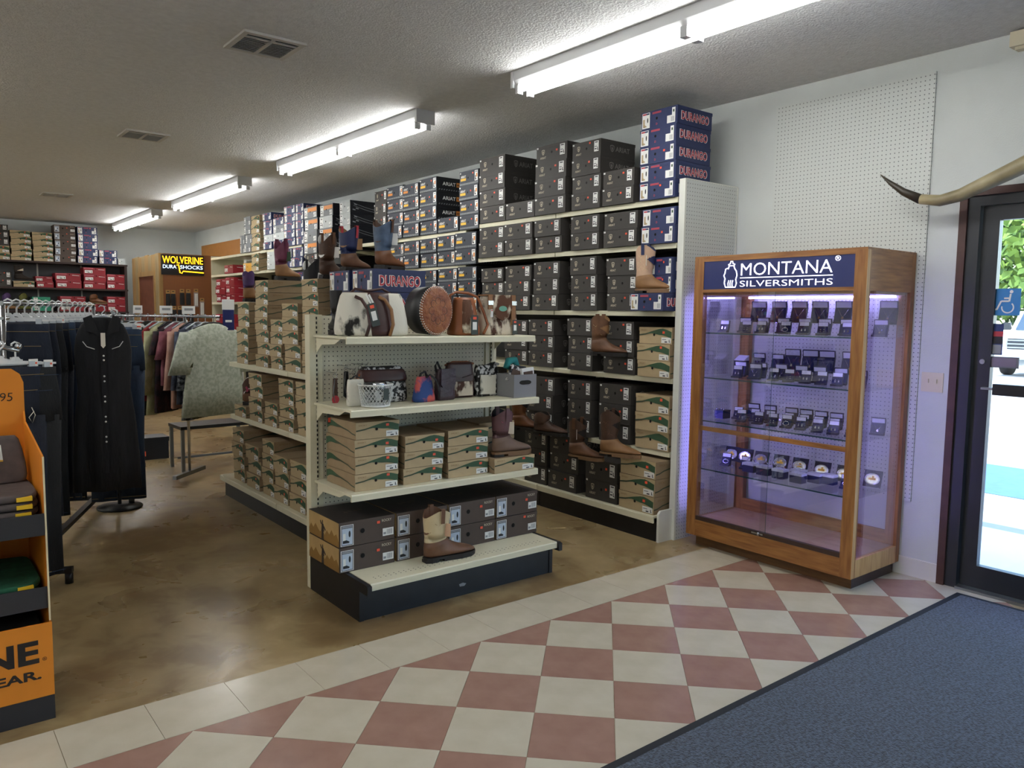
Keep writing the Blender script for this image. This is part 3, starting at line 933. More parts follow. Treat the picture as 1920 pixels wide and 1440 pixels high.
run([('w', 5.68, 5.98, 3, .129), ('w', 5.99, 6.32, 3, .128), ('w', 6.33, 6.62, 3, .126), ('v', 6.63, 6.93, 2, .126)], 1.56, 4.08, 'along from charcoal boxes on third wall shelf', GW)
run([('d', 9.40, 9.72, 3, .126), ('d', 9.73, 10.06, 3, .13), ('d', 10.07, 10.35, 3, .131), ('t', 10.6, 10.95, 2, .13), ('b', 11.05, 11.3, 2, .13), ('b', 11.32, 11.55, 2, .13), ('x', 12.01, 12.4, 3, .126), ('x', 12.43, 12.9, 3, .122)], 1.65, 4.08, 'of far group on third wall shelf', GW)
run([('x', 12.0, 12.42, 2, .13), ('x', 12.44, 12.86, 2, .13)], 1.2, 4.06, 'of far group on fourth wall shelf', GW)
run([('t', 3.43, 3.73, 3, .115), ('a', 3.76, 4.08, 3, .126), ('a', 4.18, 4.46, 3, .132), ('a', 4.62, 4.94, 3, .127), ('a', 4.95, 5.26, 3, .124)], 1.105, 4.08, 'from end panel on fourth wall shelf', GW)
run([('t', 3.43, 3.74, 3, .128), ('a', 3.78, 4.1, 3, .142), ('a', 4.18, 4.45, 3, .142), ('a', 4.61, 4.95, 3, .14)], .60, 4.08, 'from end panel on fifth wall shelf', GW)
run([('t', 3.45, 3.78, 3, .122), ('a', 3.80, 4.13, 2, .15), ('a', 4.22, 4.55, 3, .14), ('a', 4.57, 4.85, 3, .142)], .175, 3.985, 'from end panel on lowest wall shelf', GW)
for i in range(2): shoe_box('d', 4.07, 3.535, 1.682 + i * .12, -PI / 2, .2, .1188, f'% shoe box, {"upper" if i else "lower"} of two half hidden by the pale pink boot', GW)
# left side of the gondola
GL = 'tan shoe boxes on the gondola'
run([('t', 6.0, 6.26, 5, .097), ('t', 5.58, 5.84, 7, .0925), ('t', 5.33, 5.56, 4, .09), ('t', 5.03, 5.31, 5, .095), ('t', 4.72, 4.98, 7, .0905)], 1.105, 2.14, 'on top gondola shelf', GL, .33)
run([('t', 5.72, 6.0, 4, .093), ('t', 5.43, 5.68, 2, .09), ('t', 5.15, 5.42, 4, .093), ('t', 4.82, 5.09, 4, .093)], .675, 2.14, 'on middle gondola shelf', GL, .33)
stack('t', 6.06, 6.33, .675, 1, .093, 2.125, 'at far end of middle gondola shelf', 0, GL, .33)
run([('t', 5.98, 6.24, 4, .104), ('t', 5.64, 5.92, 3, .112), ('t', 5.37, 5.6, 4, .103), ('t', 5.1, 5.36, 3, .112), ('t', 4.8, 5.08, 3, .112)], .175, 2.08, 'on lowest gondola shelf', GL, .36)
for k, (ya, yb) in enumerate(((4.09, 4.36), (4.40, 4.68))):
    stack('d', ya, yb, 1.105, 5, .1355, 2.2, 'behind the end display bags', k, 'navy shoe boxes on the gondola', .355, .004)
# end display
GE = 'tan shoe boxes on the end display'
for k, (xa, xb, n, yf, hh) in enumerate(((1.805, 2.055, 4, 3.555, .0895), (2.09, 2.335, 3, 3.555, .088), (2.375, 2.65, 3, 3.56, .0895), (2.66, 2.955, 1, 3.51, .088))):
    for i in range(n):
        shoe_box('t', (xa + xb) / 2 + uni(-.004, .004), yf + uni(-.006, .006), .609 + i * hh, 0, xb - xa, hh - .0012, f'% shoe box, {ORD[i]} from bottom, {ORD[k]} stack on end display', GE, .33 if k < 3 else .17)
for i in range(3):
    shoe_box('t', 2.82 + uni(-.004, .004), 3.70, .609 + i * .09, 0, .26, .0888, f'% shoe box, {ORD[i]} from bottom, in stack behind the purple boot', GE, .23)
for k, (xa, xb) in enumerate(((1.70, 2.015), (2.03, 2.345), (2.36, 2.68), (2.69, 3.0))):
    for i in range(2):
        shoe_box('r', (xa + xb) / 2, 3.53, .208 + i * .131, 0, xb - xa, .1298, f'% boot box, {"upper" if i else "lower"} of {ORD[k]} pair on end display base', 'dark brown boot boxes', .36)
# ---------------------------------------------------------------- boots
M('leather_brown', '#6b4a34', .5, var=.2, scale=14, bump=.15, bscale=40)
M('leather_dark', '#50392d', .5, var=.2, scale=14, bump=.15, bscale=40)
M('leather_tan', '#8a6540', .55, var=.15, scale=14)
M('leather_rust', '#6b4225', .5, var=.2, scale=14)
M('leather_cream', '#c8b894', .5, var=.08, scale=14)
M('leather_pink', '#c7a68c', .5, var=.1, scale=14)
M('leather_mauve', '#5f4145', .5, var=.25, scale=12)
M('leather_taupe', '#6f5a4d', .55, var=.15, scale=12)
M('leather_wine', '#6a2f4a', .5, var=.2, scale=14)
M('leather_blue', '#44566e', .5, var=.3, scale=18)
M('leather_navy', '#1f2a52', .5)
M('leather_black', '#17171a', .45, var=.3, scale=14)
M('leather_purple', '#4d3566', .5, var=.2)
M('leather_green', '#66682f', .5, var=.2)
M('suede_dark', '#2a221e', .85, var=.15)
M('sole_dark', '#1d1917', .6)
M('sole_tan', '#7d5f42', .6)
M('stitch_cream', '#d5c49a', .6)
M('stitch_pink', '#b64f6b', .6)
M('fleece', '#cfc5b0', .95)
M('tag_paper', '#dcd6c6', .7)
def boot(name, loc, rz, label, shaft, vamp, sole='sole_dark', H=.30, L=.30, stitch=None, straps=None, top=1., tagged=None, group='display boots', scallop=.022, trim=None, heel=True, tip=None):
    """western boot: toe to local +X, heel at the origin side, standing on z = 0"""
    s = L / .30
    o = empty(name, loc, rz, label, 'boot', group)
    R = [((.072 - .074 * top, H), (.072 + .074 * top, H), .060 * top), ((-.001, H * .82), (.141, H * .82), .057), ((.003, H * .62), (.133, H * .62), .052), ((.006, H * .5), (.125, H * .5 + .002), .047), ((.005, .132), (.122, .138), .044), ((.003, .108), (.127, .124), .042)]
    V = [R[-1], ((-.001, .072), (.140, .109), .041), ((-.001, .036), (.158, .096), .040), ((.028, .024), (.180, .085), .041), ((.08, .024), (.200, .077), .043), ((.14, .024), (.222, .070), .046), ((.19, .024), (.245, .063), .047), ((.235, .024), (.264, .056), .042), ((.265, .025), (.280, .049), .034), ((.285, .027), (.291, .042), .022), ((.297, .03), (.299, .036), .008)]
    N = 20
    def ring(r, first=False):
        (bx, bz), (fx, fz), b = r
        out = []
        for k in range(N):
            t = 2 * PI * k / N
            c = math.cos(t)
            x, z = (bx + fx) / 2 + (fx - bx) / 2 * c, (bz + fz) / 2 + (fz - bz) / 2 * c
            if first: z -= scallop * math.cos(2 * t)
            out.append((x * s, b * math.sin(t) * s, max(z, .024)))
        return out
    m = MB()
    m.loft([ring(r, i == 0) for i, r in enumerate(R)], shaft, caps=False)
    inner = [(x * .93 + .005, y * .9, z) for x, y, z in ring(R[0], True)]
    m.loft([inner, [(x, y, z - .09) for x, y, z in inner]], trim or 'sole_dark', caps=False)
    m.loft([ring(R[0], True), inner], trim or shaft, caps=False)
    m.build('shaft', o)
    MB().loft([ring(r) for r in V], vamp).build('vamp', o)
    ol = [(-.002, .0), (.004, .024), (.03, .035), (.075, .037), (.12, .036), (.16, .043), (.205, .049), (.245, .045), (.275, .034), (.296, .018), (.304, 0)]
    ol = ol + [(x, -y) for x, y in ol[-2:0:-1]]
    ol = [(x * s, y * s) for x, y in ol]
    MB().prism(ol[::-1], .014 if heel else .0, .027, 2, sole).build('sole', o)
    if heel:
        hl = [(.0, .022), (.03, .033), (.068, .034), (.075, .0), (.068, -.034), (.03, -.033), (.0, -.022)]
        MB().prism([(x * s, y * s) for x, y in hl], 0, .0145, 2, 'sole_dark').build('heel', o)
        MB().prism([((x + .0) * s, y * s) for x, y in ((.10, .034), (.2, .047), (.26, .04), (.3, .01), (.3, -.01), (.26, -.04), (.2, -.047), (.10, -.034))], .0, .0142, 2, sole).build('outsole', o)
    if straps:
        for sd in (1, -1):
            p = [((.072) * s, sd * (.060 * top * s + .002), H + scallop - .07), (.072 * s, sd * (.064 * top * s + .004), H + scallop + .008), (.072 * s, sd * (.05 * top * s), H + scallop + .008), (.072 * s, sd * (.05 * top * s), H + scallop - .07)]
            mm = MB()
            for a, b in zip(p, p[1:]):
                mm.poly([(a[0] - .012, a[1], a[2]), (a[0] + .012, a[1], a[2]), (b[0] + .012, b[1], b[2]), (b[0] - .012, b[1], b[2])], straps)
            mm.build('pull_strap', o)
    if stitch:
        mm = MB()
        for sd in (1, -1):
            for j in range(3):
                pts = []
                for i in range(15):
                    f = i / 14
                    z = lerp(.15, H - .045, f)
                    t = (PI / 2 + (.28 + .22 * j) * math.sin(f * PI * 2.2 + j) * (1 if j % 2 else -1)) * sd
                    fz = (z - .132) / (H - .132)
                    a, b = lerp(.0595, .0755, fz), lerp(.0455, .0612, fz)
                    pts.append(((.068 + a * math.cos(t)) * s, b * math.sin(t) * s, z))
                mm.tube(pts, .0013, stitch, 4)
        mm.tube([((.07 + .05) * s, 0, .155), ((.105) * s, .03 * s, .125), (.075 * s, .044 * s, .118)], .0012, stitch, 4)
        mm.build('stitching', o)
    if tagged:
        MB().box(-.001, .001, -.018, .018, -.07, 0, tagged).build('paper_tag', o, (.1 * s, -.062 * s, H - .05), .5)
    return o
def work_shoe(name, loc, rz, label, up, sole='sole_dark', group='display boots'):
    o = boot(name, loc, rz, label, up, up, sole, H=.165, L=.29, scallop=.012, top=.82, group=group)
    mm = MB()
    for i in range(5): mm.tube([(.115 + .012 * i, -.03, .128 - .011 * i), (.128 + .012 * i, 0, .137 - .011 * i), (.115 + .012 * i, .03, .128 - .011 * i)], .002, 'leather_black', 4)
    mm.build('laces', o)
    return o
boot('western_boot', (2.135, 3.425, .208), -.04, 'brown boot with cream shaft standing on the end display base', 'leather_cream', 'leather_brown', H=.262, L=.315, stitch='leather_tan', straps='leather_brown', tagged='leather_pink', trim='leather_brown')
boot('western_boot', (2.685, 3.565, .698), -.05, 'purplish brown boot with pink stitching on the single tan box', 'leather_mauve', 'leather_taupe', 'sole_tan', H=.255, L=.275, stitch='stitch_pink', straps='leather_mauve', tagged='tag_paper')
boot('western_boot', (4.005, 3.70, 1.683), -1.2, 'tan boot with pale pink shaft and navy strap beside navy boxes', 'leather_pink', 'leather_tan', 'sole_tan', H=.30, L=.28, stitch='stitch_cream', straps='leather_navy', tagged='tag_paper', trim='leather_navy')
boot('western_boot', (3.955, 4.07, 1.235), -1.2, 'brown boot with bold cream stitching on the fourth wall shelf', 'leather_brown', 'leather_brown', H=.27, L=.28, stitch='stitch_cream', straps='leather_brown', trim='leather_tan')
boot('western_boot', (3.86, 3.86, .545), -1.15, 'tall brown boot on the tan boxes of the lowest wall shelf', 'leather_dark', 'leather_tan', 'sole_tan', H=.30, L=.30, stitch='leather_brown', straps='leather_dark')
boot('western_boot', (3.86, 4.18, .478), -1.3, 'dark brown boot with white tag on two charcoal boxes', 'leather_dark', 'leather_brown', 'sole_tan', H=.27, L=.29, straps='leather_brown', tagged='white_print')
work_shoe('work_shoe', (3.87, 4.60, .598), -1.2, 'low dark brown work shoe on three charcoal boxes', 'leather_dark')
boot('western_boot', (3.86, 4.87, .604), -1.2, 'rust brown boot half hidden by the end display shelf', 'leather_rust', 'leather_rust', H=.29, L=.3, straps='leather_dark')
# boots on top of the gondola
boot('western_boot', (2.24, 4.58, 1.785), .5, 'brown boot with striped patch shaft on the navy boxes', 'leather_navy', 'leather_brown', H=.26, L=.30, straps='red_print', tagged='leather_tan', trim='leather_tan')
boot('western_boot', (2.28, 4.20, 1.785), .5, 'brown boot with faded blue shaft on the navy boxes', 'leather_blue', 'leather_rust', H=.27, L=.30, straps='leather_dark', tagged='white_print', trim='leather_dark')
boot('western_boot', (2.22, 5.64, 1.756), .35, 'tan boot with wine red shaft on the tallest tan stack', 'leather_wine', 'leather_tan', H=.26, L=.24, straps='leather_wine', tagged='hill_green', trim='leather_wine', scallop=.035)
boot('western_boot', (2.22, 5.12, 1.584), .35, 'black boot with white lining on a tan stack', 'leather_black', 'leather_brown', H=.26, L=.26, straps='leather_black', tagged='white_print', trim='white_print', scallop=.035)
boot('western_boot', (2.20, 4.82, 1.742), .35, 'dark textured brown boot beside the navy boxes', 'leather_dark', 'leather_dark', H=.26, L=.27, stitch='leather_tan', straps='leather_brown', tagged='white_print', trim='white_print', scallop=.035)
boot('western_boot', (2.14, 6.10, 1.594), .3, 'purple boot at the far end of the gondola top', 'leather_purple', 'leather_tan', H=.22, L=.2, trim='leather_purple')
bb = boot('child_boot', (2.145, 6.18, .772), -.35, 'small brown child boot with pink butterfly on a single tan box', 'leather_dark', 'leather_brown', H=.19, L=.19, scallop=.03, top=1., trim='white_print')
m = MB()
for q in ((0, 0, .028, .03), (0, 0, .024, -.018), (0, 0, -.028, .03), (0, 0, -.024, -.018)):
    m.poly([(0, 0, 0), (q[2] * .6, -.001, q[3]), (q[2], -.001, q[3] * .7), (q[2] * .7, 0, 0)], 'stitch_pink')
m.build('butterfly_patch', bb, (.05, -.041, .125))

# ---------------------------------------------------------------- bags on the end display
def hide(name, dark, light, scale, lo, hi):
    return M(name, dark, .8, hex2=light, scale=scale, ramp=(lo, hi), bump=.2, bscale=90, stretch=(1.6, 1, .9))
hide('hide_black', '#161412', '#d6d3c6', 5.5, .36, .42)
hide('hide_brown', '#4b2d20', '#cfc4b2', 13, .42, .52)
hide('hide_tan', '#5b3a26', '#d2c8b2', 8, .46, .54)
M('tooled_leather', '#7c452f', .4, hex2='#a2663f', scale=24, bump=.9, bscale=55)
M('bag_maroon', '#3f2422', .38, var=.2, scale=10)
M('bag_cognac', '#8a4f2b', .42, var=.15, scale=10)
M('bag_strap', '#8d643e', .5)
M('tooled_black', '#0f0f11', .5, hex2='#c9c9c9', scale=38, ramp=(.5, .56), bump=.6, bscale=40)
M('floral', '#1f3f7a', .7, hex2='#c4564e', scale=16, ramp=(.5, .62))
M('bag_plum', '#3b2b33', .4, var=.2, bump=.5, bscale=45)
M('tag_green', '#3a4340', .6)
def squashed(w, d, h, n=20, p=3., top=1., flare=1., ztop=1., wob=0.):
    """rings of a soft bag: superellipse sections, fuller at the bottom"""
    rings = []
    for i, (z, f) in enumerate(((0, .86), (.03, .97), (.15, 1.0), (.4, .99), (.7, .95), (.92, .9), (1, .84))):
        g = lerp(1, top, z)
        r = []
        for k in range(n):
            t = 2 * PI * k / n
            c, s_ = math.cos(t), math.sin(t)
            x = math.copysign(abs(c) ** (2 / p), c) * w / 2 * f * lerp(1, flare, z)
            y = math.copysign(abs(s_) ** (2 / p), s_) * d / 2 * f * g
            r.append((x + wob * math.sin(k * 2.3 + i), y + wob * math.sin(k * 1.7 + i * 2), z * h))
        rings.append(r)
    return rings
SH1, SH2 = 1.4025, 1.0375
def hang_tag(o, x, y, z, mat='tag_green', rot=.12, size=(.03, .08)):
    t_ = MB().box(-size[0] / 2, size[0] / 2, -.001, .001, -size[1], 0, mat).fy(-size[0] * .3, size[0] * .3, -size[1] * .75, -size[1] * .35, -.0016, 'white_print').fy(-size[0] * .25, size[0] * .25, -size[1] * .22, -size[1] * .08, -.0016, 'orange_sticker').build('price_tag', o, (x, y, z))
    t_.rotation_euler = (0, rot, 0)
# cowhide duffel
o = empty('duffel_bag', (1.98, 3.71, SH1), -.10, 'black and white cowhide duffel bag with maroon leather middle', 'bag', 'western handbags')
MB().loft(squashed(.40, .21, .225, top=.55, flare=.94), 'hide_black').build('hide_body', o)
MB().loft([[(x * .56 + .015, y * 1.05, z * 1.01) for x, y, z in r] for r in squashed(.36, .212, .226, top=.56)], 'bag_maroon').build('leather_panel', o)
for xx, ln in ((-.055, .2), (.075, .2)):
    MB().tube([(xx - .02, -.112, .0), (xx, -.113, .06), (xx - .005, -.10, .14), (xx - .03, -.075, .19), (xx - .06, -.06, .205)], .009, 'bag_strap' if xx > 0 else 'bag_maroon', 6).build('strap', o)
MB().box(-.15, .15, -.006, .006, .222, .229, 'leather_dark').build('zipper', o)
MB().tube([(-.12, 0, .22), (-.09, .0, .245), (-.02, 0, .235), (.06, 0, .25), (.11, 0, .222)], .008, 'bag_maroon', 6).build('carry_handle', o)
hang_tag(o, -.05, -.117, .17, rot=-.25, size=(.045, .12))
tg = MB().box(-.005, .005, -.001, .001, -.06, 0, 'white_print').mesh('paper_strip')
for dx in (-.075, -.06): inst('paper_strip', tg, o, (dx, -.112, .215)).rotation_euler = (0, -.5, 0)
# black end of the duffel, built from the boot shape
o = boot('western_boot', (1.815, 3.77, SH1 + .001), 1.35, 'black boot-shaped end piece left of the cowhide duffel', 'leather_black', 'leather_black', H=.235, L=.16, scallop=.0, top=1.05, trim='sole_dark')
# tooled round bag
o = empty('tooled_bag', (2.33, 3.70, SH1), .0, 'oval tooled brown leather bag edged with white whipstitch', 'bag', 'western handbags')
def oval(y, k, n=28, rx=.105, rz=.135): return [(rx * k * math.cos(2 * PI * i / n), y, .137 + rz * k * math.sin(2 * PI * i / n)) for i in range(n)]
MB().loft([oval(.09, .97), oval(-.075, 1.)], 'leather_black', caps=True).build('gusset', o)
MB().loft([oval(-.075, 1.), oval(-.085, .98), oval(-.093, .85), oval(-.098, .5), oval(-.1, .05)], 'tooled_leather').build('tooled_front', o)
m = MB()
m.tube(oval(-.082, .82), .0018, 'leather_dark', 4, closed=True)
m.tube(oval(-.095, .62), .0018, 'leather_dark', 4, closed=True)
for k in range(8):
    a = k * PI / 4
    c = (.042 * math.cos(a), -.098, .137 + .055 * math.sin(a))
    m.tube([(c[0] + .017 * math.cos(q), c[1], c[2] + .02 * math.sin(q)) for q in [i * PI / 4 for i in range(8)]], .0016, 'leather_dark', 4, closed=True)
m.build('tooling', o)
m = MB()
for i in range(56):
    a = 2 * PI * i / 56
    p0 = (.106 * math.cos(a), -.074, .137 + .136 * math.sin(a)); p1 = (.097 * math.cos(a + .05), -.09, .137 + .125 * math.sin(a + .05))
    m.tube([p0, p1], .0024, 'white_print', 4)
m.build('whipstitch', o)
# bucket bag
o = empty('bucket_bag', (2.56, 3.69, SH1), -.1, 'cognac leather bucket bag with cowhide front panel', 'bag', 'western handbags')
MB().loft(squashed(.20, .16, .215, top=.5, flare=.72, p=2.4), 'bag_cognac').build('leather_body', o)
MB().loft([[(x * .72, y * 1.15 - .006, z * .95 + .012) for x, y, z in r] for r in squashed(.19, .15, .20, top=.5, flare=.7, p=2.2)], 'hide_tan').build('hide_panel', o)
MB().tube([(-.085, 0, .19), (-.095, -.01, .225), (-.05, 0, .245), (.03, 0, .24), (.09, 0, .22), (.12, -.02, .14), (.14, -.04, .06), (.1, -.06, .01)], .008, 'bag_cognac', 6).build('shoulder_strap', o)
hang_tag(o, .02, -.095, .115, rot=.0, size=(.045, .11))
# cowhide tote
o = empty('tote_bag', (2.80, 3.69, SH1), .0, 'brown and white speckled cowhide tote with buckled straps', 'bag', 'western handbags')
MB().loft(squashed(.27, .12, .225, top=.6, p=4.), 'hide_brown').build('hide_body', o)
fl = [(-.075, .235), (.055, .235), (.06, .16), (.035, .105), (-.01, .085), (-.055, .105), (-.08, .16)]
MB().prism([(a, b) for a, b in fl], -.072, -.060, 1, 'hide_tan').build('flap', o)
MB().disc((-.01, -.0735, .155), .03, 'y', M('turquoise_patch', '#6aa893', .6), 14, .016).build('brand_patch', o)
for xx in (-.095, .075):
    st_ = MB().box(xx - .015, xx + .015, -.066, -.058, .15 if xx < 0 else .06, .235, 'bag_strap').box(xx - .015, xx + .015, -.06, .04, .228, .236, 'bag_strap').build('strap', o)
    MB().box(xx - .019, xx + .019, -.071, -.066, .175, .2, 'chrome').build('buckle', st_)
hang_tag(o, .085, -.068, .09, rot=0, size=(.035, .085))
hang_tag(o, -.09, -.071, .15, 'white_print', 0, (.018, .045))
# second shelf
o = empty('tooled_purse', (2.07, 3.77, SH2), -.06, 'wide black tooled purse with brown zip top against pegboard', 'bag', 'western handbags')
MB().loft(squashed(.30, .09, .155, top=.7, p=4.), 'tooled_black').build('tooled_body', o)
MB().loft([[(x * .98, y * 1.02 - .004, z * .42 + .115) for x, y, z in r] for r in squashed(.30, .09, .155, top=.7, p=4.)], 'bag_maroon').build('leather_band', o)
MB().loft([[(x * .9, y * .7, z * .12 + .178) for x, y, z in r] for r in squashed(.28, .07, .155, top=.7, p=4.)], 'tooled_black').build('top_trim', o)
m = MB().tube([(-.14, -.03, .16), (-.155, -.035, .12), (-.15, -.04, .05)], .005, 'bag_cognac', 5).build('strap_end', o)
o = empty('floral_pouch', (2.275, 3.66, SH2), .1, 'small blue pouch printed with pink flowers on the second shelf', 'bag', 'western handbags')
MB().loft(squashed(.15, .08, .14, top=.4, flare=.7, p=2.6), 'floral').build('printed_body', o)
MB().tube([(0, -.02, .135), (.02, -.03, .15), (.055, -.04, .12), (.07, -.045, .06), (.075, -.04, .02)], .006, 'leather_black', 5).build('strap', o)
MB().tube([(-.03, 0, .13), (-.02, 0, .155), (.01, 0, .165), (.02, 0, .135)], .007, 'leather_black', 5).build('loop_handle', o)
o = empty('phone_pouch', (2.42, 3.67, SH2), .08, 'plum tooled leather phone pouch with flap on the second shelf', 'bag', 'western handbags')
MB().loft(squashed(.125, .055, .175, top=.8, p=5.), 'bag_plum').build('leather_body', o)
MB().prism([(-.05, .178), (.05, .178), (.052, .09), (.04, .075), (-.04, .075), (-.052, .09)], -.036, -.028, 1, 'bag_plum').build('flap', o)
MB().tube([(-.06, 0, .16), (-.075, -.01, .195), (-.055, 0, .215), (-.03, 0, .175)], .007, 'leather_black', 5).build('strap', o)
o = empty('crossbody_bag', (2.565, 3.74, SH2), -.05, 'brown crossbody bag with cowhide pocket and snap on the second shelf', 'bag', 'western handbags')
MB().loft(squashed(.19, .06, .205, top=.7, p=5.), 'bag_maroon').build('leather_body', o)
MB().prism([(-.075, .012), (.075, .012), (.07, .095), (-.07, .095)], -.038, -.031, 1, 'hide_brown').build('hide_pocket', o)
MB().prism([(-.075, .1), (.075, .1), (.075, .135), (0, .115), (-.075, .135)], -.039, -.032, 1, 'bag_maroon').build('pocket_flap', o)
MB().tube([(-.095, 0, .19), (-.04, .01, .207), (.05, 0, .207), (.1, .0, .195)], .006, 'bag_cognac', 5).build('strap', o)
o = empty('hide_purse', (2.755, 3.73, SH2), .03, 'square black tooled purse with hair-on hide pocket by the grey bin', 'bag', 'western handbags')
MB().loft(squashed(.175, .07, .185, top=.7, p=5.), 'tooled_black').build('tooled_body', o)
MB().prism([(-.075, .015), (.04, .012), (.045, .125), (-.07, .13)], -.042, -.034, 1, 'hide_black').build('hide_pocket', o)
MB().tube([(.0, 0, .18), (.06, 0, .195), (.09, -.01, .185)], .008, 'tooled_black', 5).build('strap', o)
# grey bin
o = empty('storage_bin', (2.90, 3.62, SH2), .0, 'small grey fabric bin with oval handle hole holding wallets', 'bin')
M('bin_grey', '#84858a', .75)
b = MB()
for q in ((-.085, .085, -.085, -.081), (-.085, .085, .081, .085), (-.085, -.081, -.081, .081), (.081, .085, -.081, .081)): b.box(*q, .003, .135, 'bin_grey')
b.box(-.085, .085, -.085, .085, .0, .003, 'bin_grey').build('body', o)
MB().prism([(.030 * math.cos(a) + (.015 if math.cos(a) > 0 else -.015), .088 + .013 * math.sin(a)) for a in [i * PI / 8 for i in range(16)]], -.0862, -.0845, 1, 'vent_dark').build('handle_hole', o)
for k, (x, y, z, mat, lab) in enumerate(((-.03, -.02, .1, 'tooled_black', 'black and white tooled wallet leaning in the grey bin'), (.03, .02, .1, 'leather_black', 'black wallet leaning in the grey bin'), (.05, -.04, .09, 'white_print', 'white card pack standing in the grey bin'))):
    tag(MB().cbox((0, 0, .03), (.09, .022, .1), mat, Matrix.Rotation(.4 - .25 * k, 3, 'Y')).cbox((0, -.012, .03), (.07, .003, .06), 'leather_dark', Matrix.Rotation(.4 - .25 * k, 3, 'Y')).build('wallet', None, (2.90 + x, 3.62 + y, SH2 + z)), lab, 'wallet', 'wallets in the grey bin')
tag(MB().tube([(-.04, 0, .0), (-.02, 0, .045), (.02, 0, .05), (.045, 0, .0)], [.02, .024, .024, .018], M('teal_cloth', '#2f8b8b', .8), 8).build('teal_pouch', None, (2.885, 3.65, SH2 + .165)), 'rolled teal cloth pouch on top of the grey bin', 'pouch')
# wire basket
o = empty('wire_basket', (1.945, 3.60, SH2), 0, 'white perforated metal basket of trinkets near the shelf edge', 'basket')
bm = M('wire_white', '#d8dad8', .4)
m = MB()
n = 26
for lv in range(8):
    z0 = .006 + lv * .0135
    for k in range(n):
        for sg in (1, -1):
            a0, a1 = 2 * PI * (k + .5 * (lv % 2)) / n, 2 * PI * (k + .5 * (lv % 2) + .5 * sg) / n
            ra, rb = lerp(.072, .09, z0 / .115), lerp(.072, .09, (z0 + .0135) / .115)
            m.tube([(ra * math.cos(a0) * 1.05, ra * math.sin(a0) * .8, z0), (rb * math.cos(a1) * 1.05, rb * math.sin(a1) * .8, z0 + .0135)], .0016, bm, 3, caps=False)
mo = m.build('lattice', o); mo['kind'] = 'stuff'
for z, r in ((.006, .072), (.115, .09)):
    MB().tube([(r * 1.05 * math.cos(a), r * .8 * math.sin(a), z) for a in [2 * PI * i / 28 for i in range(28)]], .004, bm, 6, closed=True).build('rim', o)
MB().lathe([(0, 0), (.07, 0), (.07, .003), (0, .003)], (0, 0, .002), bm).build('base', o)
MB().box(-.018, .012, -.082, -.079, .04, .1, 'tag_green').build('name_tag', o, (.02, 0, 0))
for k, (x, y, mat, lab) in enumerate(((-.03, 0, 'leather_black', 'black coin purse piled in the white basket'), (.03, .01, 'tooled_black', 'speckled coin purse piled in the white basket'), (.0, -.03, 'chrome', 'silver trinket piled in the white basket'))):
    tag(MB().loft([[(x_ * 1., y_, z_) for x_, y_, z_ in r] for r in squashed(.075, .05, .04)], mat).box(-.02, .02, -.027, -.024, .012, .02, 'steel').build('coin_purse', None, (1.945 + x, 3.60 + y, SH2 + .086)), lab, 'purse', 'purses in the basket')
tag(MB().loft([[(x_, y_, z_) for x_, y_, z_ in r] for r in squashed(.1, .035, .14, p=4)], 'hide_black').tube([(-.04, 0, .135), (0, 0, .16), (.04, 0, .135)], .004, 'leather_black', 5).build('hide_pouch', None, (1.865, 3.67, SH2)), 'black and white hide pouch left of the white basket', 'pouch')
# hooks with key chains on the pegboard
for k, (x, z, ln, mat, lab) in enumerate(((1.835, 1.20, .17, 'leather_dark', 'brown leather key strap with red tag on the pegboard hook'), (1.90, 1.235, .16, 'leather_black', 'black beaded key strap hanging from a pegboard hook'), (1.945, 1.215, .13, 'fleece', 'pale hide key strap hanging from a pegboard hook'),
                                          (1.985, 1.24, .13, 'leather_black', 'black strap with silver ring hanging on the pegboard'), (2.02, 1.24, .12, 'bag_cognac', 'cognac key strap hanging beside the tooled purse'))):
    hk = empty('peg_hook', (x, 3.955, z), 0, f'{ORD[k]} thin wire display hook in the pegboard above the purses', 'hook', 'pegboard hooks')
    MB().tube([(0, 0, .0), (0, -.12, 0), (0, -.13, .012)], .002, 'chrome', 5).build('wire', hk)
    kc = empty('key_strap', (x, 3.85, z - .004), 0, lab, 'key strap', 'key straps on hooks')
    MB().tube([(.012 * math.cos(a), 0, -.014 + .012 * math.sin(a)) for a in [i * PI / 5 for i in range(10)]], .0018, 'chrome', 4, closed=True).build('split_ring', kc)
    MB().prism([(-.012, -.026), (.012, -.026), (.016, -ln), (0, -ln - .012), (-.016, -ln)], -.003, .003, 1, mat).build('strap', kc)
    MB().tube([(-.004, -.004, -.03), (-.012, -.006, -ln * .6), (-.004, -.004, -ln * .9)], .003, 'steel', 4).build('chain', kc)
    if k == 0: MB().box(-.018, .018, -.006, -.004, -ln - .075, -ln - .015, 'tag_green').fy(-.015, .015, -ln - .07, -ln - .045, -.0065, 'orange_sticker').build('price_tag', kc, (-.03, 0, -.02)); MB().disc((0, -.005, -ln + .03), .022, 'y', 'red_print').build('leather_disc', kc)
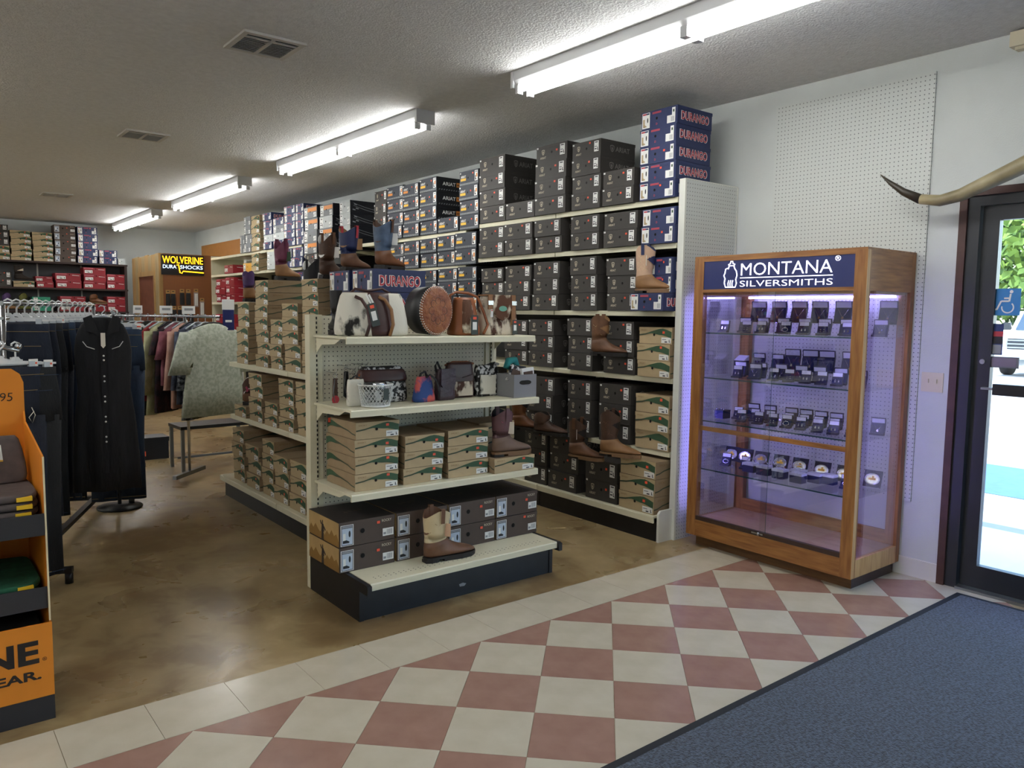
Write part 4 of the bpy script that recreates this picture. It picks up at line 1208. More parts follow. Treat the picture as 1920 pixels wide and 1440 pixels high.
# ---------------------------------------------------------------- jewellery display case
case = empty('display_case', (4.10, 2.695, 0), 0, 'tall oak and glass jewellery case with lit navy header sign', 'display case')
MB().box(.07, .555, -.545, .545, 0, .09, 'walnut_dark').box(.068, .07, -.545, .545, .0, .09, 'plinth_brown').build('plinth', case)
for sy in (-1, 1):
    y0, y1 = sorted((sy * .575, sy * .505))
    MB().box(0, .045, y0, y1, .078, 1.90, 'oak').build('front_post', case)
    MB().box(.515, .56, y0, y1, .078, 1.90, 'oak').build('rear_post', case)
    MB().box(.045, .515, sy * .575 - .012 * (sy > 0), sy * .575 + .012 * (sy < 0), 1.68, 1.90, 'oak_x').build('header_side', case)
    MB().box(.045, .515, *sorted((sy * .575, sy * .55)), .078, .18, 'oak_light' if sy < 0 else 'oak_x').build('side_rail', case)
    MB().box(.045, .515, sy * .563 - .003, sy * .563 + .003, .18, 1.68, 'clear_glass').build('side_pane', case)
    MB().box(-.001, .03, *sorted((sy * .5765, sy * .575)), .08, 1.9, 'oak_light').build('edge_strip', case)
MB().box(0, .03, -.505, .505, .078, .185, 'oak_flat').build('bottom_rail', case)
MB().box(.002, .028, -.505, .505, .185, .212, 'walnut_dark').build('door_track', case)
MB().box(.03, .555, -.555, .555, .165, .18, 'oak_deck').build('floor_board', case)
MB().box(.515, .535, -.505, .505, .18, .26, 'oak_flat').build('rear_rail', case)
MB().box(.0, .56, -.575, .575, 1.90, 1.912, 'oak_flat').build('top_board', case)
MB().box(0, .025, -.505, .505, 1.68, 1.70, 'oak_flat').box(0, .025, -.505, .505, 1.878, 1.90, 'oak_flat').build('sign_frame', case)
MB().box(.03, .555, -.555, .555, 1.665, 1.68, 'oak_flat').build('light_shelf', case)
MB().box(.012, .03, -.505, .505, .785, .812, 'oak_flat').build('middle_rail', case)
sg = MB().box(.004, .02, -.505, .505, 1.70, 1.878, 'sign_navy').build('sign_panel', case)
m = MB()
m.text('MONTANA', .108, FNX(.003, -.075, 1.782), 'sign_letters', -.008, width=.60, extrude=.006)
m.text('SILVERSMITHS', .052, FNX(.003, -.075, 1.714), 'sign_letters', -.008, width=.61, extrude=.006)
m.fnx(.23, -.38, 1.765, 1.770, .0025, 'sign_letters')
m.text('®', .04, FNX(.003, -.405, 1.845), 'sign_letters', .0, width=.034)
m.build('sign_lettering', sg)
m = MB()
rider = [(.335, 1.712), (.345, 1.74), (.34, 1.765), (.35, 1.785), (.342, 1.8), (.338, 1.825), (.325, 1.83), (.318, 1.825), (.312, 1.845), (.318, 1.853), (.305, 1.857), (.30, 1.872), (.288, 1.872), (.284, 1.858), (.27, 1.853), (.277, 1.845), (.272, 1.828), (.258, 1.81), (.252, 1.785), (.26, 1.76), (.255, 1.735), (.262, 1.712)]
m.tube([(.002, a, b) for a, b in rider], .0035, 'sign_letters', 5, closed=True)
for a in (.285, .30, .315): m.tube([(.002, a, 1.714), (.002, a + .003, 1.735), (.002, a - .004, 1.755)], .003, 'sign_letters', 5)
m.tube([(.002, .276, 1.845), (.002, .312, 1.845)], .003, 'sign_letters', 5)
m.build('rider_emblem', sg)
for z in (1.424, 1.132, .848, .528):
    MB().box(.04, .52, -.55, .55, z - .008, z, 'clear_glass').fnx(.55, -.55, z - .008, z, .0395, 'glass_edge').build('glass_shelf', case)
MB().box(.008, .013, -.02, .503, .212, 1.68, 'clear_glass').fnx(-.019, -.0215, .212, 1.68, .0075, 'glass_edge').build('sliding_door', case)
MB().box(.018, .023, -.503, .03, .212, 1.68, 'clear_glass').build('sliding_door', case)
lk = MB().box(-.004, .012, -.01, .07, .196, .206, 'chrome').lathe([(.009, 0), (.009, .02), (.0, .02)], (-.004, .02, .19), 'chrome', 10).build('case_lock', case)
led_w = MB().box(.49, .502, -.5, .5, 1.652, 1.664, 'led').build('led_strip', case)
for sy in (-1, 1): MB().box(.0455, .049, sy * .54 - .006, sy * .54 + .006, .25, 1.64, 'led_side').build('led_strip', case)
# open jewellery boxes: front to local -Y
M('velvet', '#16184a', .85)
M('box_black', '#0d0f2e', .6)
M('satin', '#c4c6d8', .4)
M('silver', '#d9dbe2', .18, metal=1)
def jewel(w, hgt, style):
    """a presentation box standing open; returns its part meshes"""
    tilt = .38
    base = MB().box(-w / 2, w / 2, 0, .035, 0, .012, 'box_black').cbox((0, .045, hgt * .5), (w, .018, hgt), 'box_black', Matrix.Rotation(-tilt, 3, 'X'))
    pad = MB().cbox((0, .033, hgt * .5), (w * .9, .004, hgt * .86), 'velvet', Matrix.Rotation(-tilt, 3, 'X'))
    top = Vector((0, .045 + math.sin(tilt) * hgt / 2, hgt * .5 + math.cos(tilt) * hgt / 2))
    lh = hgt * (.42 if style == 'n' else .5)
    rt = Matrix.Rotation(.28 if style == 'n' else -.1, 3, 'X')
    lid = MB().cbox(top + rt @ Vector((0, 0, lh / 2)), (w, .014, lh), 'box_black', rt)
    lin = MB().cbox(top + rt @ Vector((0, -.0085, lh / 2)), (w * .88, .002, lh * .84), 'satin', rt)
    R = Matrix.Rotation(-tilt, 3, 'X')
    def P(a, b): return Vector((0, .033, hgt * .5)) + R @ Vector((a * w, -.004, b * hgt))
    j = MB()
    if style == 'n':
        j.tube([P(-.3, .38), P(-.12, .05), P(0, -.14), P(.12, .05), P(.3, .38)], .0012, 'silver', 4)
        c = P(0, -.2); j.cbox(c, (w * .13, .004, hgt * .14), 'silver', R)
    elif style == 'e':
        for s in (-1, 1): c = P(.17 * s, -.02); j.cbox(c, (w * .12, .005, hgt * .2), 'silver', R).cbox(P(.17 * s, .15), (w * .06, .004, hgt * .1), 'silver', R)
    elif style == 'c':
        for s in (-1, 1): j.cbox(P(.16 * s, .12), (w * .1, .005, hgt * .12), 'silver', R).cbox(P(.16 * s, -.12), (w * .14, .005, hgt * .1), 'silver', R)
    else:
        j.tube([P(.3 * math.cos(a), .25 * math.sin(a)) for a in [i * PI / 5 for i in range(10)]], .003, 'silver', 5, closed=True)
    return [('jewellery_box', base.mesh('jewellery_box')), ('velvet_pad', pad.mesh('velvet_pad')), ('box_lid', lid.mesh('box_lid')), ('lid_lining', lin.mesh('lid_lining')), ('jewellery', j.mesh('jewellery'))]
JW = {'N': jewel(.098, .10, 'n'), 'n': jewel(.078, .072, 'n'), 'e': jewel(.06, .053, 'e'), 'c': jewel(.06, .053, 'c'), 'b': jewel(.062, .054, 'b')}
JN = {'N': 'tall open box with silver necklace', 'n': 'open box with fine silver necklace', 'e': 'small open box with silver earrings', 'c': 'small open box with silver studs', 'b': 'small open box with silver bangle'}
ris = M('riser_white', '#b9bcd6', .4)
def jewel_row(ys, x, z, keys, where, rot=-PI / 2):
    for k, y in enumerate(ys):
        key = keys[k % len(keys)]
        me = JW[key]
        o = inst(me[0][0], me[0][1], None, (x, y, z), rot + uni(-.08, .08) + .25)
        tag(o, f'{JN[key]}, {ORD[k]} in {where}', 'jewellery box', 'open jewellery boxes in the glass case')
        for nm, mm in me[1:]: inst(nm, mm, o)
def riser(x, y, z, w, h, nth):
    r = MB().box(-.035, .035, -w / 2, w / 2, h - .004, h, 'clear_glass').box(-.035, .035, -w / 2, -w / 2 + .003, 0, h - .004, 'clear_glass').box(-.035, .035, w / 2 - .003, w / 2, 0, h - .004, 'clear_glass').build('display_riser', None, (x, y, z))
    tag(r, f'clear riser lifting the rear boxes on the {nth} glass shelf', 'riser')
riser(4.535, 2.62, 1.4245, .98, .07, 'highest')
riser(4.535, 2.72, 1.1325, .78, .055, 'second')
jewel_row([3.058, 2.914, 2.765, 2.618, 2.465, 2.19], 4.49, 1.495, 'N', 'rear row, highest glass shelf')
jewel_row([3.086, 2.953, 2.802, 2.658, 2.524, 2.382, 2.18], 4.38, 1.4248, 'n', 'middle row, highest glass shelf')
jewel_row([3.169, 2.996, 2.886, 2.716, 2.59, 2.469, 2.321], 4.27, 1.4248, 'eceb', 'front row, highest glass shelf')
jewel_row([3.043, 2.903, 2.795, 2.668, 2.561, 2.406], 4.49, 1.188, 'nnNNNN', 'rear row, second glass shelf')
jewel_row([3.10, 2.95, 2.80, 2.655, 2.531, 2.395], 4.37, 1.1328, 'n', 'middle row, second glass shelf')
jewel_row([3.043, 2.91, 2.775, 2.668, 2.558, 2.455, 2.355, 2.228], 4.26, 1.1328, 'enecee', 'front row, second glass shelf')
jewel_row([3.051, 2.921, 2.766, 2.662, 2.565, 2.461, 2.343, 2.199], 4.46, .8488, 'n', 'rear row, third glass shelf')
jewel_row([3.096, 2.963, 2.846, 2.72, 2.612, 2.513, 2.414, 2.299], 4.355, .8488, 'e', 'middle row, third glass shelf')
jewel_row([2.991, 2.87, 2.764, 2.668, 2.568, 2.457, 2.357, 2.25], 4.25, .8488, 'eccbee', 'front row, third glass shelf')
jewel_row([3.148, 2.997, 2.299], 4.32, .5288, 'bbb', 'front row, lowest glass shelf')
# tall white topped carton, charm tray, buckles, cuffs
tb = MB().box(-.03, .03, -.04, .04, 0, .10, 'box_black').prism([(-.03, .1), (.03, .1), (.03, .135)], -.04, .04, 1, 'satin').build('gift_box', None, (4.50, 3.17, 1.1328))
tag(tb, 'upright dark gift box with sloping pale top on the second glass shelf', 'gift box')
tb = MB().box(-.04, .04, -.035, .035, 0, .05, 'velvet').box(-.042, .042, -.037, .037, .05, .056, 'box_black').build('charm_case', None, (4.33, 3.185, .8488))
for k in range(4): MB().lathe([(.006, 0), (.007, .006), (0, .01)], (0, 0, .056), 'silver', 8).build('charm', tb, (-.02, -.027 + .018 * k, 0))
tag(tb, 'closed navy case topped with silver charms on the third glass shelf', 'jewellery box')
def buckle(y, k, word):
    o = empty('belt_buckle', (4.49, y, .529), -PI / 2 + .15, f'{word} silver belt buckle on dark stand, {ORD[k]} on lowest glass shelf', 'belt buckle', 'silver buckles')
    R = Matrix.Rotation(-.35, 3, 'X')
    MB().cbox((0, .02, .052), (.10, .008, .1), 'box_black', R).build('stand_card', o)
    ring = [(.044 * math.cos(2 * PI * i / 20), 0, .034 * math.sin(2 * PI * i / 20)) for i in range(20)]
    f = [R @ Vector(p) + Vector((0, .012, .05)) for p in ring]
    g = [R @ Vector((p[0] * .8, -.006, p[2] * .8)) + Vector((0, .012, .05)) for p in ring]
    MB().loft([f, g], 'silver').build('buckle_plate', o)
    m = MB().tube([R @ Vector((p[0] * .95, -.005, p[2] * .95)) + Vector((0, .012, .05)) for p in ring], .0028, 'silver', 5, closed=True)
    m.cbox(R @ Vector((0, -.008, 0)) + Vector((0, .012, .05)), (.04, .004, .012), 'yellow_print', R).cbox(R @ Vector((0.004, -.008, .008)) + Vector((0, .012, .05)), (.012, .004, .02), 'yellow_print', R)
    m.build('engraved_figure', o)
for k, y in enumerate([3.22, 3.11, 2.985, 2.84, 2.701, 2.548, 2.399, 2.225]): buckle(y, k, 'oval')
for k, (x, y) in enumerate(((4.30, 2.93), (4.29, 2.82), (4.28, 2.70), (4.36, 2.62), (4.26, 2.565), (4.35, 2.50), (4.38, 2.43))):
    o = MB().box(-.028, .028, -.04, .04, 0, .045, 'velvet').box(-.03, .03, -.042, .042, .045, .06, 'satin').build('gift_box', None, (x, y, .5288))
    tag(o, f'navy gift box with pale lid, {ORD[k]} along the lowest glass shelf', 'gift box', 'navy gift boxes')
    if k < 4: MB().tube([(0, .028 * math.cos(a), .06 + .028 * math.sin(a)) for a in [i * PI / 8 for i in range(9)]], .003, 'silver', 6).build('cuff_bracelet', o)

# ---------------------------------------------------------------- fitting room kiosk, neon sign and hanging goods
M('plank', '#8a6a3e', .7, hex2='#a8854f', scale=3, stretch=(7, 7, .7))
M('plank_grey', '#857250', .75, hex2='#a08a62', scale=3, stretch=(7, 7, .7))
M('door_rust', '#6a3a24', .6, var=.15)
M('neon_yellow', '#ffb81c', .4, emit=2.2)
M('neon_white', '#cfe6ff', .4, emit=1.5)
M('sign_black', '#0d0d10', .5)
kx, ky = 3.39, 13.6
ki = empty('fitting_room', (kx, ky, 0), 0, 'brown wooden fitting room booth with neon sign at the back corner', 'booth')
KT = 2.435
MB().box(.06, 1.15, 0, .03, 0, KT, 'peg_brown').build('front_board', ki)
MB().box(.04, 1.15, .03, 1.8, KT - .03, KT - .004, 'plank_grey').build('roof_board', ki)
for a, b in ((0, .06), (1.09, 1.15)): MB().box(a, b, -.012, .0, 0, KT, 'plank').build('corner_board', ki)
n = 8
for i in range(n):
    a, b = .0 + 1.8 * i / n, .0 + 1.8 * (i + 1) / n - .006
    MB().box(0, .025, a, b, 0 if i not in (1, 2, 3, 4, 5) else 2.10, KT - .01 * (i % 3), 'plank' if i % 2 else 'plank_grey').build('plank', ki)
MB().box(.005, .02, .24, 1.34, 0, 2.08, 'door_rust').build('booth_door', ki)
for q in ((-.012, .0, .22, .30, 0, 2.16), (-.012, 0, 1.28, 1.36, 0, 2.16), (-.012, 0, .3, 1.28, 2.08, 2.16)): MB().box(*q, 'plank').build('door_casing', ki)
ns = empty('neon_sign', (3.765, 13.585, 2.26), 0, 'glowing yellow and white neon sign on the fitting room front', 'neon sign')
MB().box(-.34, .34, .0, .008, -.17, .16, 'sign_black').build('backing', ns)
MB().text('WOLVERINE', .165, FY(0, -.012, .02), 'neon_yellow', .0, width=.64, extrude=.03).build('neon_letters', ns)
MB().text('DURA', .082, FY(-.21, -.012, -.065), 'neon_white', .0, width=.21, extrude=.03).text('SHOCKS', .082, FY(.135, -.012, -.065), 'neon_white', .0, width=.36, extrude=.03).build('neon_letters', ns)
MB().tube([(-.10, -.012, -.01), (-.07, -.012, -.0), (-.06, -.012, -.06), (-.05, -.012, -.13), (-.02, -.012, -.14), (0, -.012, -.105), (.33, -.012, -.12)], .009, 'neon_yellow', 6).build('neon_line', ns)
M('glove_black', '#1b1a1a', .7)
M('kraft_hanger', '#a9804a', .7)
pk = MB().box(-.035, .035, -.012, -.006, -.06, 0, 'kraft_hanger').fy(-.018, .018, -.03, -.018, -.0125, 'glove_black').mesh('header_card')
pg = MB().loft([[(x, y * .6 - .012, z - .26) for x, y, z in r] for r in squashed(.075, .03, .2)], 'glove_black').mesh('glove_pair')
for k, (x, z) in enumerate(((3.52, 1.84), (3.6, 1.84), (3.74, 1.86), (3.84, 1.86), (3.53, 1.62), (3.61, 1.58), (3.70, 1.58), (3.78, 1.58), (3.88, 1.58))):
    o = inst('glove_pack', pg, None, (x, 13.588, z)); inst('header_card', pk, o)
    tag(o, f'pair of dark work gloves on kraft card, {ORD[k]} on the booth front', 'gloves', 'gloves hanging on the booth')
il = MB().box(-.035, .035, -.012, 0, -.30, -.06, M('clear_pack', '#9c9190', .3)).box(-.022, -.004, -.015, -.012, -.28, -.08, 'white_print').box(.004, .022, -.015, -.012, -.28, -.08, 'white_print').mesh('insole_pack')
for k, (x, z) in enumerate(((3.965, 1.87), (4.06, 1.72))):
    o = inst('insole_pack', il, None, (x, 13.59, z)); inst('header_card', pk, o)
    tag(o, f'clear pack of shoelaces, {("taller" if k == 0 else "lower")} one at the end of the booth front', 'shoelaces', 'packs on the booth')

# ---------------------------------------------------------------- shelves on the back wall
M('shelf_brown', '#33231f', .55)
M('wall_grey', '#5d6063', .8)
bs = empty('back_wall_shelving', (1.0, 15.99, 0), 0, 'dark brown board shelves on grey wall panel along the back', 'shelving')
MB().box(-4.0, 2.35, -.03, -.002, .2, 2.3, 'wall_grey').build('wall_panel', bs)
sh_ = MB().box(-4.0, 2.35, -.42, -.031, -.03, 0, 'shelf_brown').mesh('shelf')
for z in (2.318, 1.87, 1.468, 1.08, .6): inst('shelf', sh_, bs, (0, 0, z))
for k in range(8): MB().box(-.012, .012, -.036, -.0305, .3, 2.3, 'shelf_white').build('slotted_standard', bs, (-3.1 + .68 * k, 0, 0))
MB().box(2.30, 2.34, -.42, -.031, .0, 2.3, 'shelf_brown').build('end_panel', bs)
yb = 15.6
def back_stack(keys, x0, x1, z, n, h, nth, lvl):
    for i in range(n):
        shoe_box(keys[i % len(keys)], (x0 + x1) / 2 + uni(-.012, .012), yb + uni(-.005, .01), z + .001 + i * h, 0, x1 - x0 - .008, h - .0015, f'% shoe box, {ORD[i]} from bottom, {ORD[nth]} stack on {lvl} back wall shelf', 'shoe boxes on the back wall', .32)
for k, (key, a, b, n, h) in enumerate((('ttaaa', 1.22, 1.55, 5, .116), ('t', 1.56, 1.86, 5, .10), ('t', 1.88, 2.18, 5, .098), ('b', 2.2, 2.53, 5, .128), ('d', 2.56, 2.88, 5, .127), ('d', 2.89, 3.19, 2, .125), ('q', 3.2, 3.33, 1, .11))):
    back_stack(key, a, b, 2.318, n, h, k, 'top')
for k, (key, a, b, n, h) in enumerate((('a', 1.24, 1.56, 2, .125), ('t', 1.58, 1.89, 1, .10), ('x', 1.91, 2.17, 2, .095), ('x', 2.2, 2.6, 2, .13), ('x', 2.63, 2.99, 3, .125), ('x', 3.01, 3.31, 2, .135))):
    back_stack(key, a, b, 1.87, n, h, k, 'second')
for k, (key, a, b, n, h) in enumerate((('n', 1.85, 2.12, 2, .12), ('x', 2.25, 2.65, 2, .13), ('x', 2.68, 2.99, 1, .13), ('x', 3.0, 3.31, 2, .135))):
    back_stack(key, a, b, 1.468, n, h, k, 'third')
for k, (key, a, b, n, h) in enumerate((('x', 2.3, 2.68, 2, .135), ('x', 3.0, 3.31, 2, .14))):
    back_stack(key, a, b, 1.08, n, h, k, 'fourth')
boot('snow_boot', (1.60, 15.66, 1.972), -.05, 'dark pull-on boot with pale fleece lining on back wall shelf', 'suede_dark', 'suede_dark', H=.26, L=.29, scallop=.0, trim='fleece', heel=False)
boot('western_boot', (1.42, 15.7, 1.469), .1, 'purple boot on the third back wall shelf', 'leather_purple', 'leather_tan', H=.27, L=.26, scallop=.03)
boot('western_boot', (1.66, 15.7, 1.469), .1, 'olive green boot on the third back wall shelf', 'leather_green', 'leather_green', H=.27, L=.26, scallop=.03)
work_shoe('work_shoe', (2.72, 15.62, 1.60), .0, 'low tan work shoe on a red box on back wall shelf', 'leather_rust', 'sole_tan')
# ---------------------------------------------------------------- orange cardboard display
M('orange_card', '#d8821f', .5, var=.03)
M('orange_edge', '#d9c9a4', .7)
M('tray_grey', '#2b2a2d', .6)
M('ink_black', '#1f1714', .6)
od = empty('cardboard_display', (0, 3.23, 0), 0, 'orange cardboard workwear display holding folded shirts', 'display stand')
OX0, OX1 = -.47, .40
MB().box(OX0, OX1, 0, .52, 0, .095, 'tray_grey').build('base', od)
fp = MB().box(OX0, OX1, -.004, .004, .095, .372, 'orange_card').build('front_panel', od)
m = MB().text('WOLVERINE', .115, FY(-.045, -.0055, .232), 'ink_black', .035, width=.80)
m.text('WORKWEAR.', .047, FY(.13, -.0055, .168), 'ink_black', .03, width=.46)
m.text('®', .02, FY(.372, -.0055, .232), 'ink_black', 0)
m.build('printed_name', fp)
for s, x in ((1, OX1 - .006), (-1, OX0)):
    MB().prism([(.0, .095), (.53, .095), (.53, 1.10), (.50, 1.06), (.03, .985), (.022, .372), (0, .372)], x, x + .006, 0, 'orange_card').build('side_panel', od)
    MB().prism([(.022, .372), (.03, .985), (.026, .985), (.018, .372)], x, x + .006, 0, 'orange_edge').build('card_edge', od)
hd = [(OX0, .095), (OX1, .095), (OX1, 1.22), (OX1 - .012, 1.255), (OX1 - .04, 1.277), (OX0 + .04, 1.277), (OX0, 1.24)]
bp_ = MB().prism(hd[::-1], .53, .537, 1, 'orange_card').build('back_panel', od)
MB().text('95', .05, FY(.338, .5285, 1.145), 'ink_black', -.006, shear=.1).build('price_lettering', bp_)
for z, d0 in ((.70, .03), (.425, .03), (.20, .012)):
    MB().box(OX0 + .008, OX1 - .008, d0, .52, z - .006, z, 'tray_grey').build('tray', od)
    if z > .3: MB().box(OX0 + .008, OX1 - .007, d0 - .006, d0, z - .006, z + .075, 'tray_grey').build('tray_lip', od)
tag(MB().prism([(0, 0), (.09, 0), (.085, .06), (0, .066)], -.001, .001, 1, 'white_print').box(0, .09, -.002, .002, -.004, .002, 'yellow_print').build('price_card', None, (.205, 3.50, .945)), 'white price card on the folded grey brown shirts', 'card')
for nm, hx, h2 in (('shirt_brown', '#4a4140', '#574d4a'), ('shirt_green', '#14452f', '#1d5a3d'), ('shirt_black', '#131418', '#1d1e22')): M(nm, hx, .9, hex2=h2, scale=30)
M('yellow_tag', '#e0b41f', .5)
def folded(x, y, z, w, d, h, mat, label, seed):
    rings = []
    for i, (f, zz) in enumerate(((.97, 0), (1, .3), (1, .7), (.97, 1))):
        r = []
        for k in range(24):
            t = 2 * PI * k / 24
            c, s_ = math.cos(t), math.sin(t)
            r.append((math.copysign(abs(c) ** .35, c) * w / 2 * f, math.copysign(abs(s_) ** .35, s_) * d / 2 * f, zz * h + .002 * math.sin(k * 1.3 + seed)))
        rings.append(r)
    o = MB().loft(rings, mat).build('folded_shirt', None, (x, y, z))
    MB().box(.0, .05, -.002, .001, .004, h * .7, 'yellow_tag').box(.0, .05, -.002, .03, h * .7, h * .7 + .001, 'yellow_tag').build('yellow_tag', o, (w / 2 - .1 + .025 * math.sin(seed * 3), -d / 2, 0))
    tag(o, label, 'shirt', 'folded shirts in the orange display')
def pile(z, n, h, mat, word, d=.42):
    for i in range(n):
        for k, x in ((1, .20), (0, -.25)):
            folded(x + uni(-.006, .006), 3.49 + uni(-.006, .006), z + .003 + i * (h + .003), .37, d, h, mat, f'folded {word} shirt, {ORD[i]} from bottom, pile {"by" if k else "away from"} the orange side panel', i * 2 + k)
pile(.70, 5, .026, 'shirt_brown', 'grey brown')
pile(.425, 3, .026, 'shirt_green', 'dark green')
pile(.20, 5, .025, 'shirt_black', 'black')
MB  # big draped shirt at the top of the pile
tp = empty('display_shirt', (.20, 3.56, .848), 0, 'grey brown shirt leaning upright over the top pile', 'shirt', 'folded shirts in the orange display')
MB().loft([[(x, y + z * .5, z) for x, y, z in r] for r in squashed(.36, .06, .17, p=5., top=.6)], 'shirt_brown').build('shirt_body', tp)

# ---------------------------------------------------------------- clothes
def ring_cloth(w, t, z, fold, ph, n=30, amp=.012):
    out = []
    for k in range(n):
        a = 2 * PI * k / n
        c, s_ = math.cos(a), math.sin(a)
        x = math.copysign(abs(c) ** .8, c) * w
        y = math.copysign(abs(s_) ** .8, s_) * t
        d = amp * fold * math.sin(x * 55 + ph) + amp * .6 * fold * math.sin(x * 23 - ph * 1.7)
        out.append((x, y + d, z))
    return out
def jeans_mesh(mat, wst=.19, ln=1.08, ph=0., thr='stitch_jean'):
    m = MB()
    m.loft([ring_cloth(wst, .022, 0, 0, ph), ring_cloth(wst, .024, -.045, .2, ph), ring_cloth(wst * 1.08, .03, -.16, .5, ph), ring_cloth(wst * 1.1, .03, -.28, .6, ph)], mat)
    for s in (-1, 1):
        m.loft([[(x + s * wst * .53, y + s * .006, z) for x, y, z in ring_cloth(w, t, z, f, ph + s)] for w, t, z, f in ((wst * .56, .03, -.25, .4), (wst * .5, .027, -.5, .7), (wst * .45, .024, -.78, .7), (wst * .47, .025, -ln, .4))], mat)
    return m
def trims(mat, wst, ln):
    m = MB()
    m.box(-wst, wst, -.0255, -.0235, -.042, -.039, mat)
    for s in (-1, 1):
        m.box(s * wst * .53 - wst * .45, s * wst * .53 + wst * .45, -.030, -.027, -ln + .02, -ln + .024, mat)
        m.box(s * wst * .6 - .04, s * wst * .6 + .04, -.0335, -.031, -.12, -.117, mat)
    return m
for nm, a, b in (('denim_dark', '#0f1420', '#182032'), ('denim_mid', '#1e2b40', '#2d3f58'), ('denim_light', '#4b6480', '#6f8aa3'), ('denim_black', '#101215', '#191b1f')):
    M(nm, a, .85, hex2=b, scale=9, bump=.3, bscale=120, stretch=(1, 1, .4))
M('stitch_jean', '#7c6a48', .7)
M('hanger_white', '#d3d6d8', .35)
M('hanger_clear', '#b4bcc4', .25)
def hanger_mesh(hook='hanger_white', wide=.19, clips=True):
    m = MB()
    m.tube([(0, 0, -.075), (0, 0, -.03), (.004, 0, -.022), (.02, 0, -.006), (.018, 0, .012), (0, 0, .02), (-.016, 0, .01), (-.016, 0, 0)], .0045, hook, 6)
    m.prism([(-wide, -.098), (wide, -.098), (wide, -.088), (.03, -.078), (.012, -.055), (-.012, -.055), (-.03, -.078), (-wide, -.088)], -.004, .004, 1, hook)
    return m
HM = hanger_mesh().mesh('trouser_hanger')
HC = MB().box(-.014, .014, -.012, .012, -.125, -.085, 'hanger_clear').mesh('clip')
SC = MB().box(-.02, .02, -.005, .005, -.085, -.045, 'white_print').fy(-.016, .016, -.07, -.06, -.0056, 'orange_sticker').mesh('size_marker')
JM = {}
def hang_jeans(x, y, z, rz, mat, ln, label, marker=False, hanger=True, wst=.19, group='jeans on the front rack'):
    key = (mat, ln, wst)
    if key not in JM: JM[key] = (jeans_mesh(mat, wst, ln, len(JM)).mesh('jeans'), trims('stitch_jean' if mat != 'denim_black' else 'denim_mid', wst, ln).mesh('topstitching'),
                                 MB().tube([(.05, -.036, -.20), (.065, -.038, -.24), (.05, -.038, -.28), (.035, -.038, -.25), (.06, -.038, -.22)], .0022, 'tag_paper', 4).mesh('pocket_embroidery'))
    o = inst('jeans', JM[key][0], None, (x, y, z - .112), rz)
    inst('topstitching', JM[key][1], o)
    if marker is not None: inst('pocket_embroidery', JM[key][2], o)
    tag(o, label, 'jeans', group)
    if hanger:
        h = inst('trouser_hanger', HM, None, (x, y, z), rz)
        for s in (-1, 1): inst('clip', HC, h, (s * wst * .75, 0, 0))
        if marker: inst('size_marker', SC, h, (.15, -.006, -.03))
        tag(h, 'white plastic clip hanger holding ' + label, 'hanger', 'white hangers on the front rack')
ra = empty('garment_rack', (.81, 5.75, 0), -.39, 'chrome clothes rack crowded with dark jeans on white hangers', 'clothes rack')
RL = 1.0
MB().tube([(0, -RL, 1.548), (0, RL, 1.548)], .012, 'chrome', 8).build('rail', ra)
MB().tube([(0, -RL, 1.47), (0, RL, 1.47)], .009, 'chrome', 8).build('rail', ra)
for s in (-1, 1): MB().tube([(0, s * (RL - .015), .09), (0, s * (RL - .015), 1.54)], .014, 'chrome', 8).build('upright', ra)
MB().box(-.02, .02, -RL, RL, .07, .10, 'black_plastic').build('base_beam', ra)
for s in (-1, 1):
    MB().box(-.26, .26, -.02, .02, .06, .09, 'black_plastic').build('foot', ra, (0, s * (RL - .1), 0))
    for q in (-1, 1): MB().lathe([(.0, 0), (.022, 0), (.022, .06), (.0, .06)], (q * .24, s * (RL - .1), .0), 'black_plastic', 10).build('caster', ra)
cs, sn = math.cos(-.39), math.sin(-.39)
def on_rack(t, off=0.): return (.81 + cs * off - sn * t, 5.75 + sn * off + cs * t)
mats_ = ['denim_dark', 'denim_dark', 'denim_black', 'denim_dark', 'denim_mid', 'denim_dark', 'denim_black', 'denim_dark', 'denim_dark', 'denim_mid', 'denim_dark', 'denim_dark', 'denim_mid', 'denim_dark']
for i, mt in enumerate(mats_):
    x, y = on_rack(-.9 + i * .135)
    hang_jeans(x, y, 1.552, -.39 + uni(-.05, .05), mt, 1.06 + .03 * (i % 3), f'dark jeans, {ORD[i]} from the near end of the chrome rack', i in (3, 12))
# light and mid jeans on the far side
arm = empty('rack_arm', (1.22, 6.15, 0), -.2, 'short chrome stand with faded blue jeans behind the black dress', 'clothes rack')
MB().tube([(0, -.4, 1.50), (0, .35, 1.50)], .011, 'chrome', 8).build('rail', arm)
MB().tube([(0, .33, .03), (0, .33, 1.5)], .014, 'chrome', 8).build('upright', arm)
MB().lathe([(0, 0), (.16, 0), (.16, .015), (.03, .03), (0, .03)], (0, .33, 0), 'black_plastic', 16).build('foot', arm)
for i, mt in enumerate(['denim_mid', 'denim_light', 'denim_dark', 'denim_light', 'denim_mid']):
    hang_jeans(1.155 + .032 * i, 5.82 + .15 * i, 1.502, -.2 + uni(-.06, .06), mt, (1.18, .98, 1.2, .96, 1.18)[i], f'{("mid blue", "faded blue", "dark blue", "pale blue", "deep blue")[i]} jeans on the short stand behind the black dress', i < 2, True, .17)
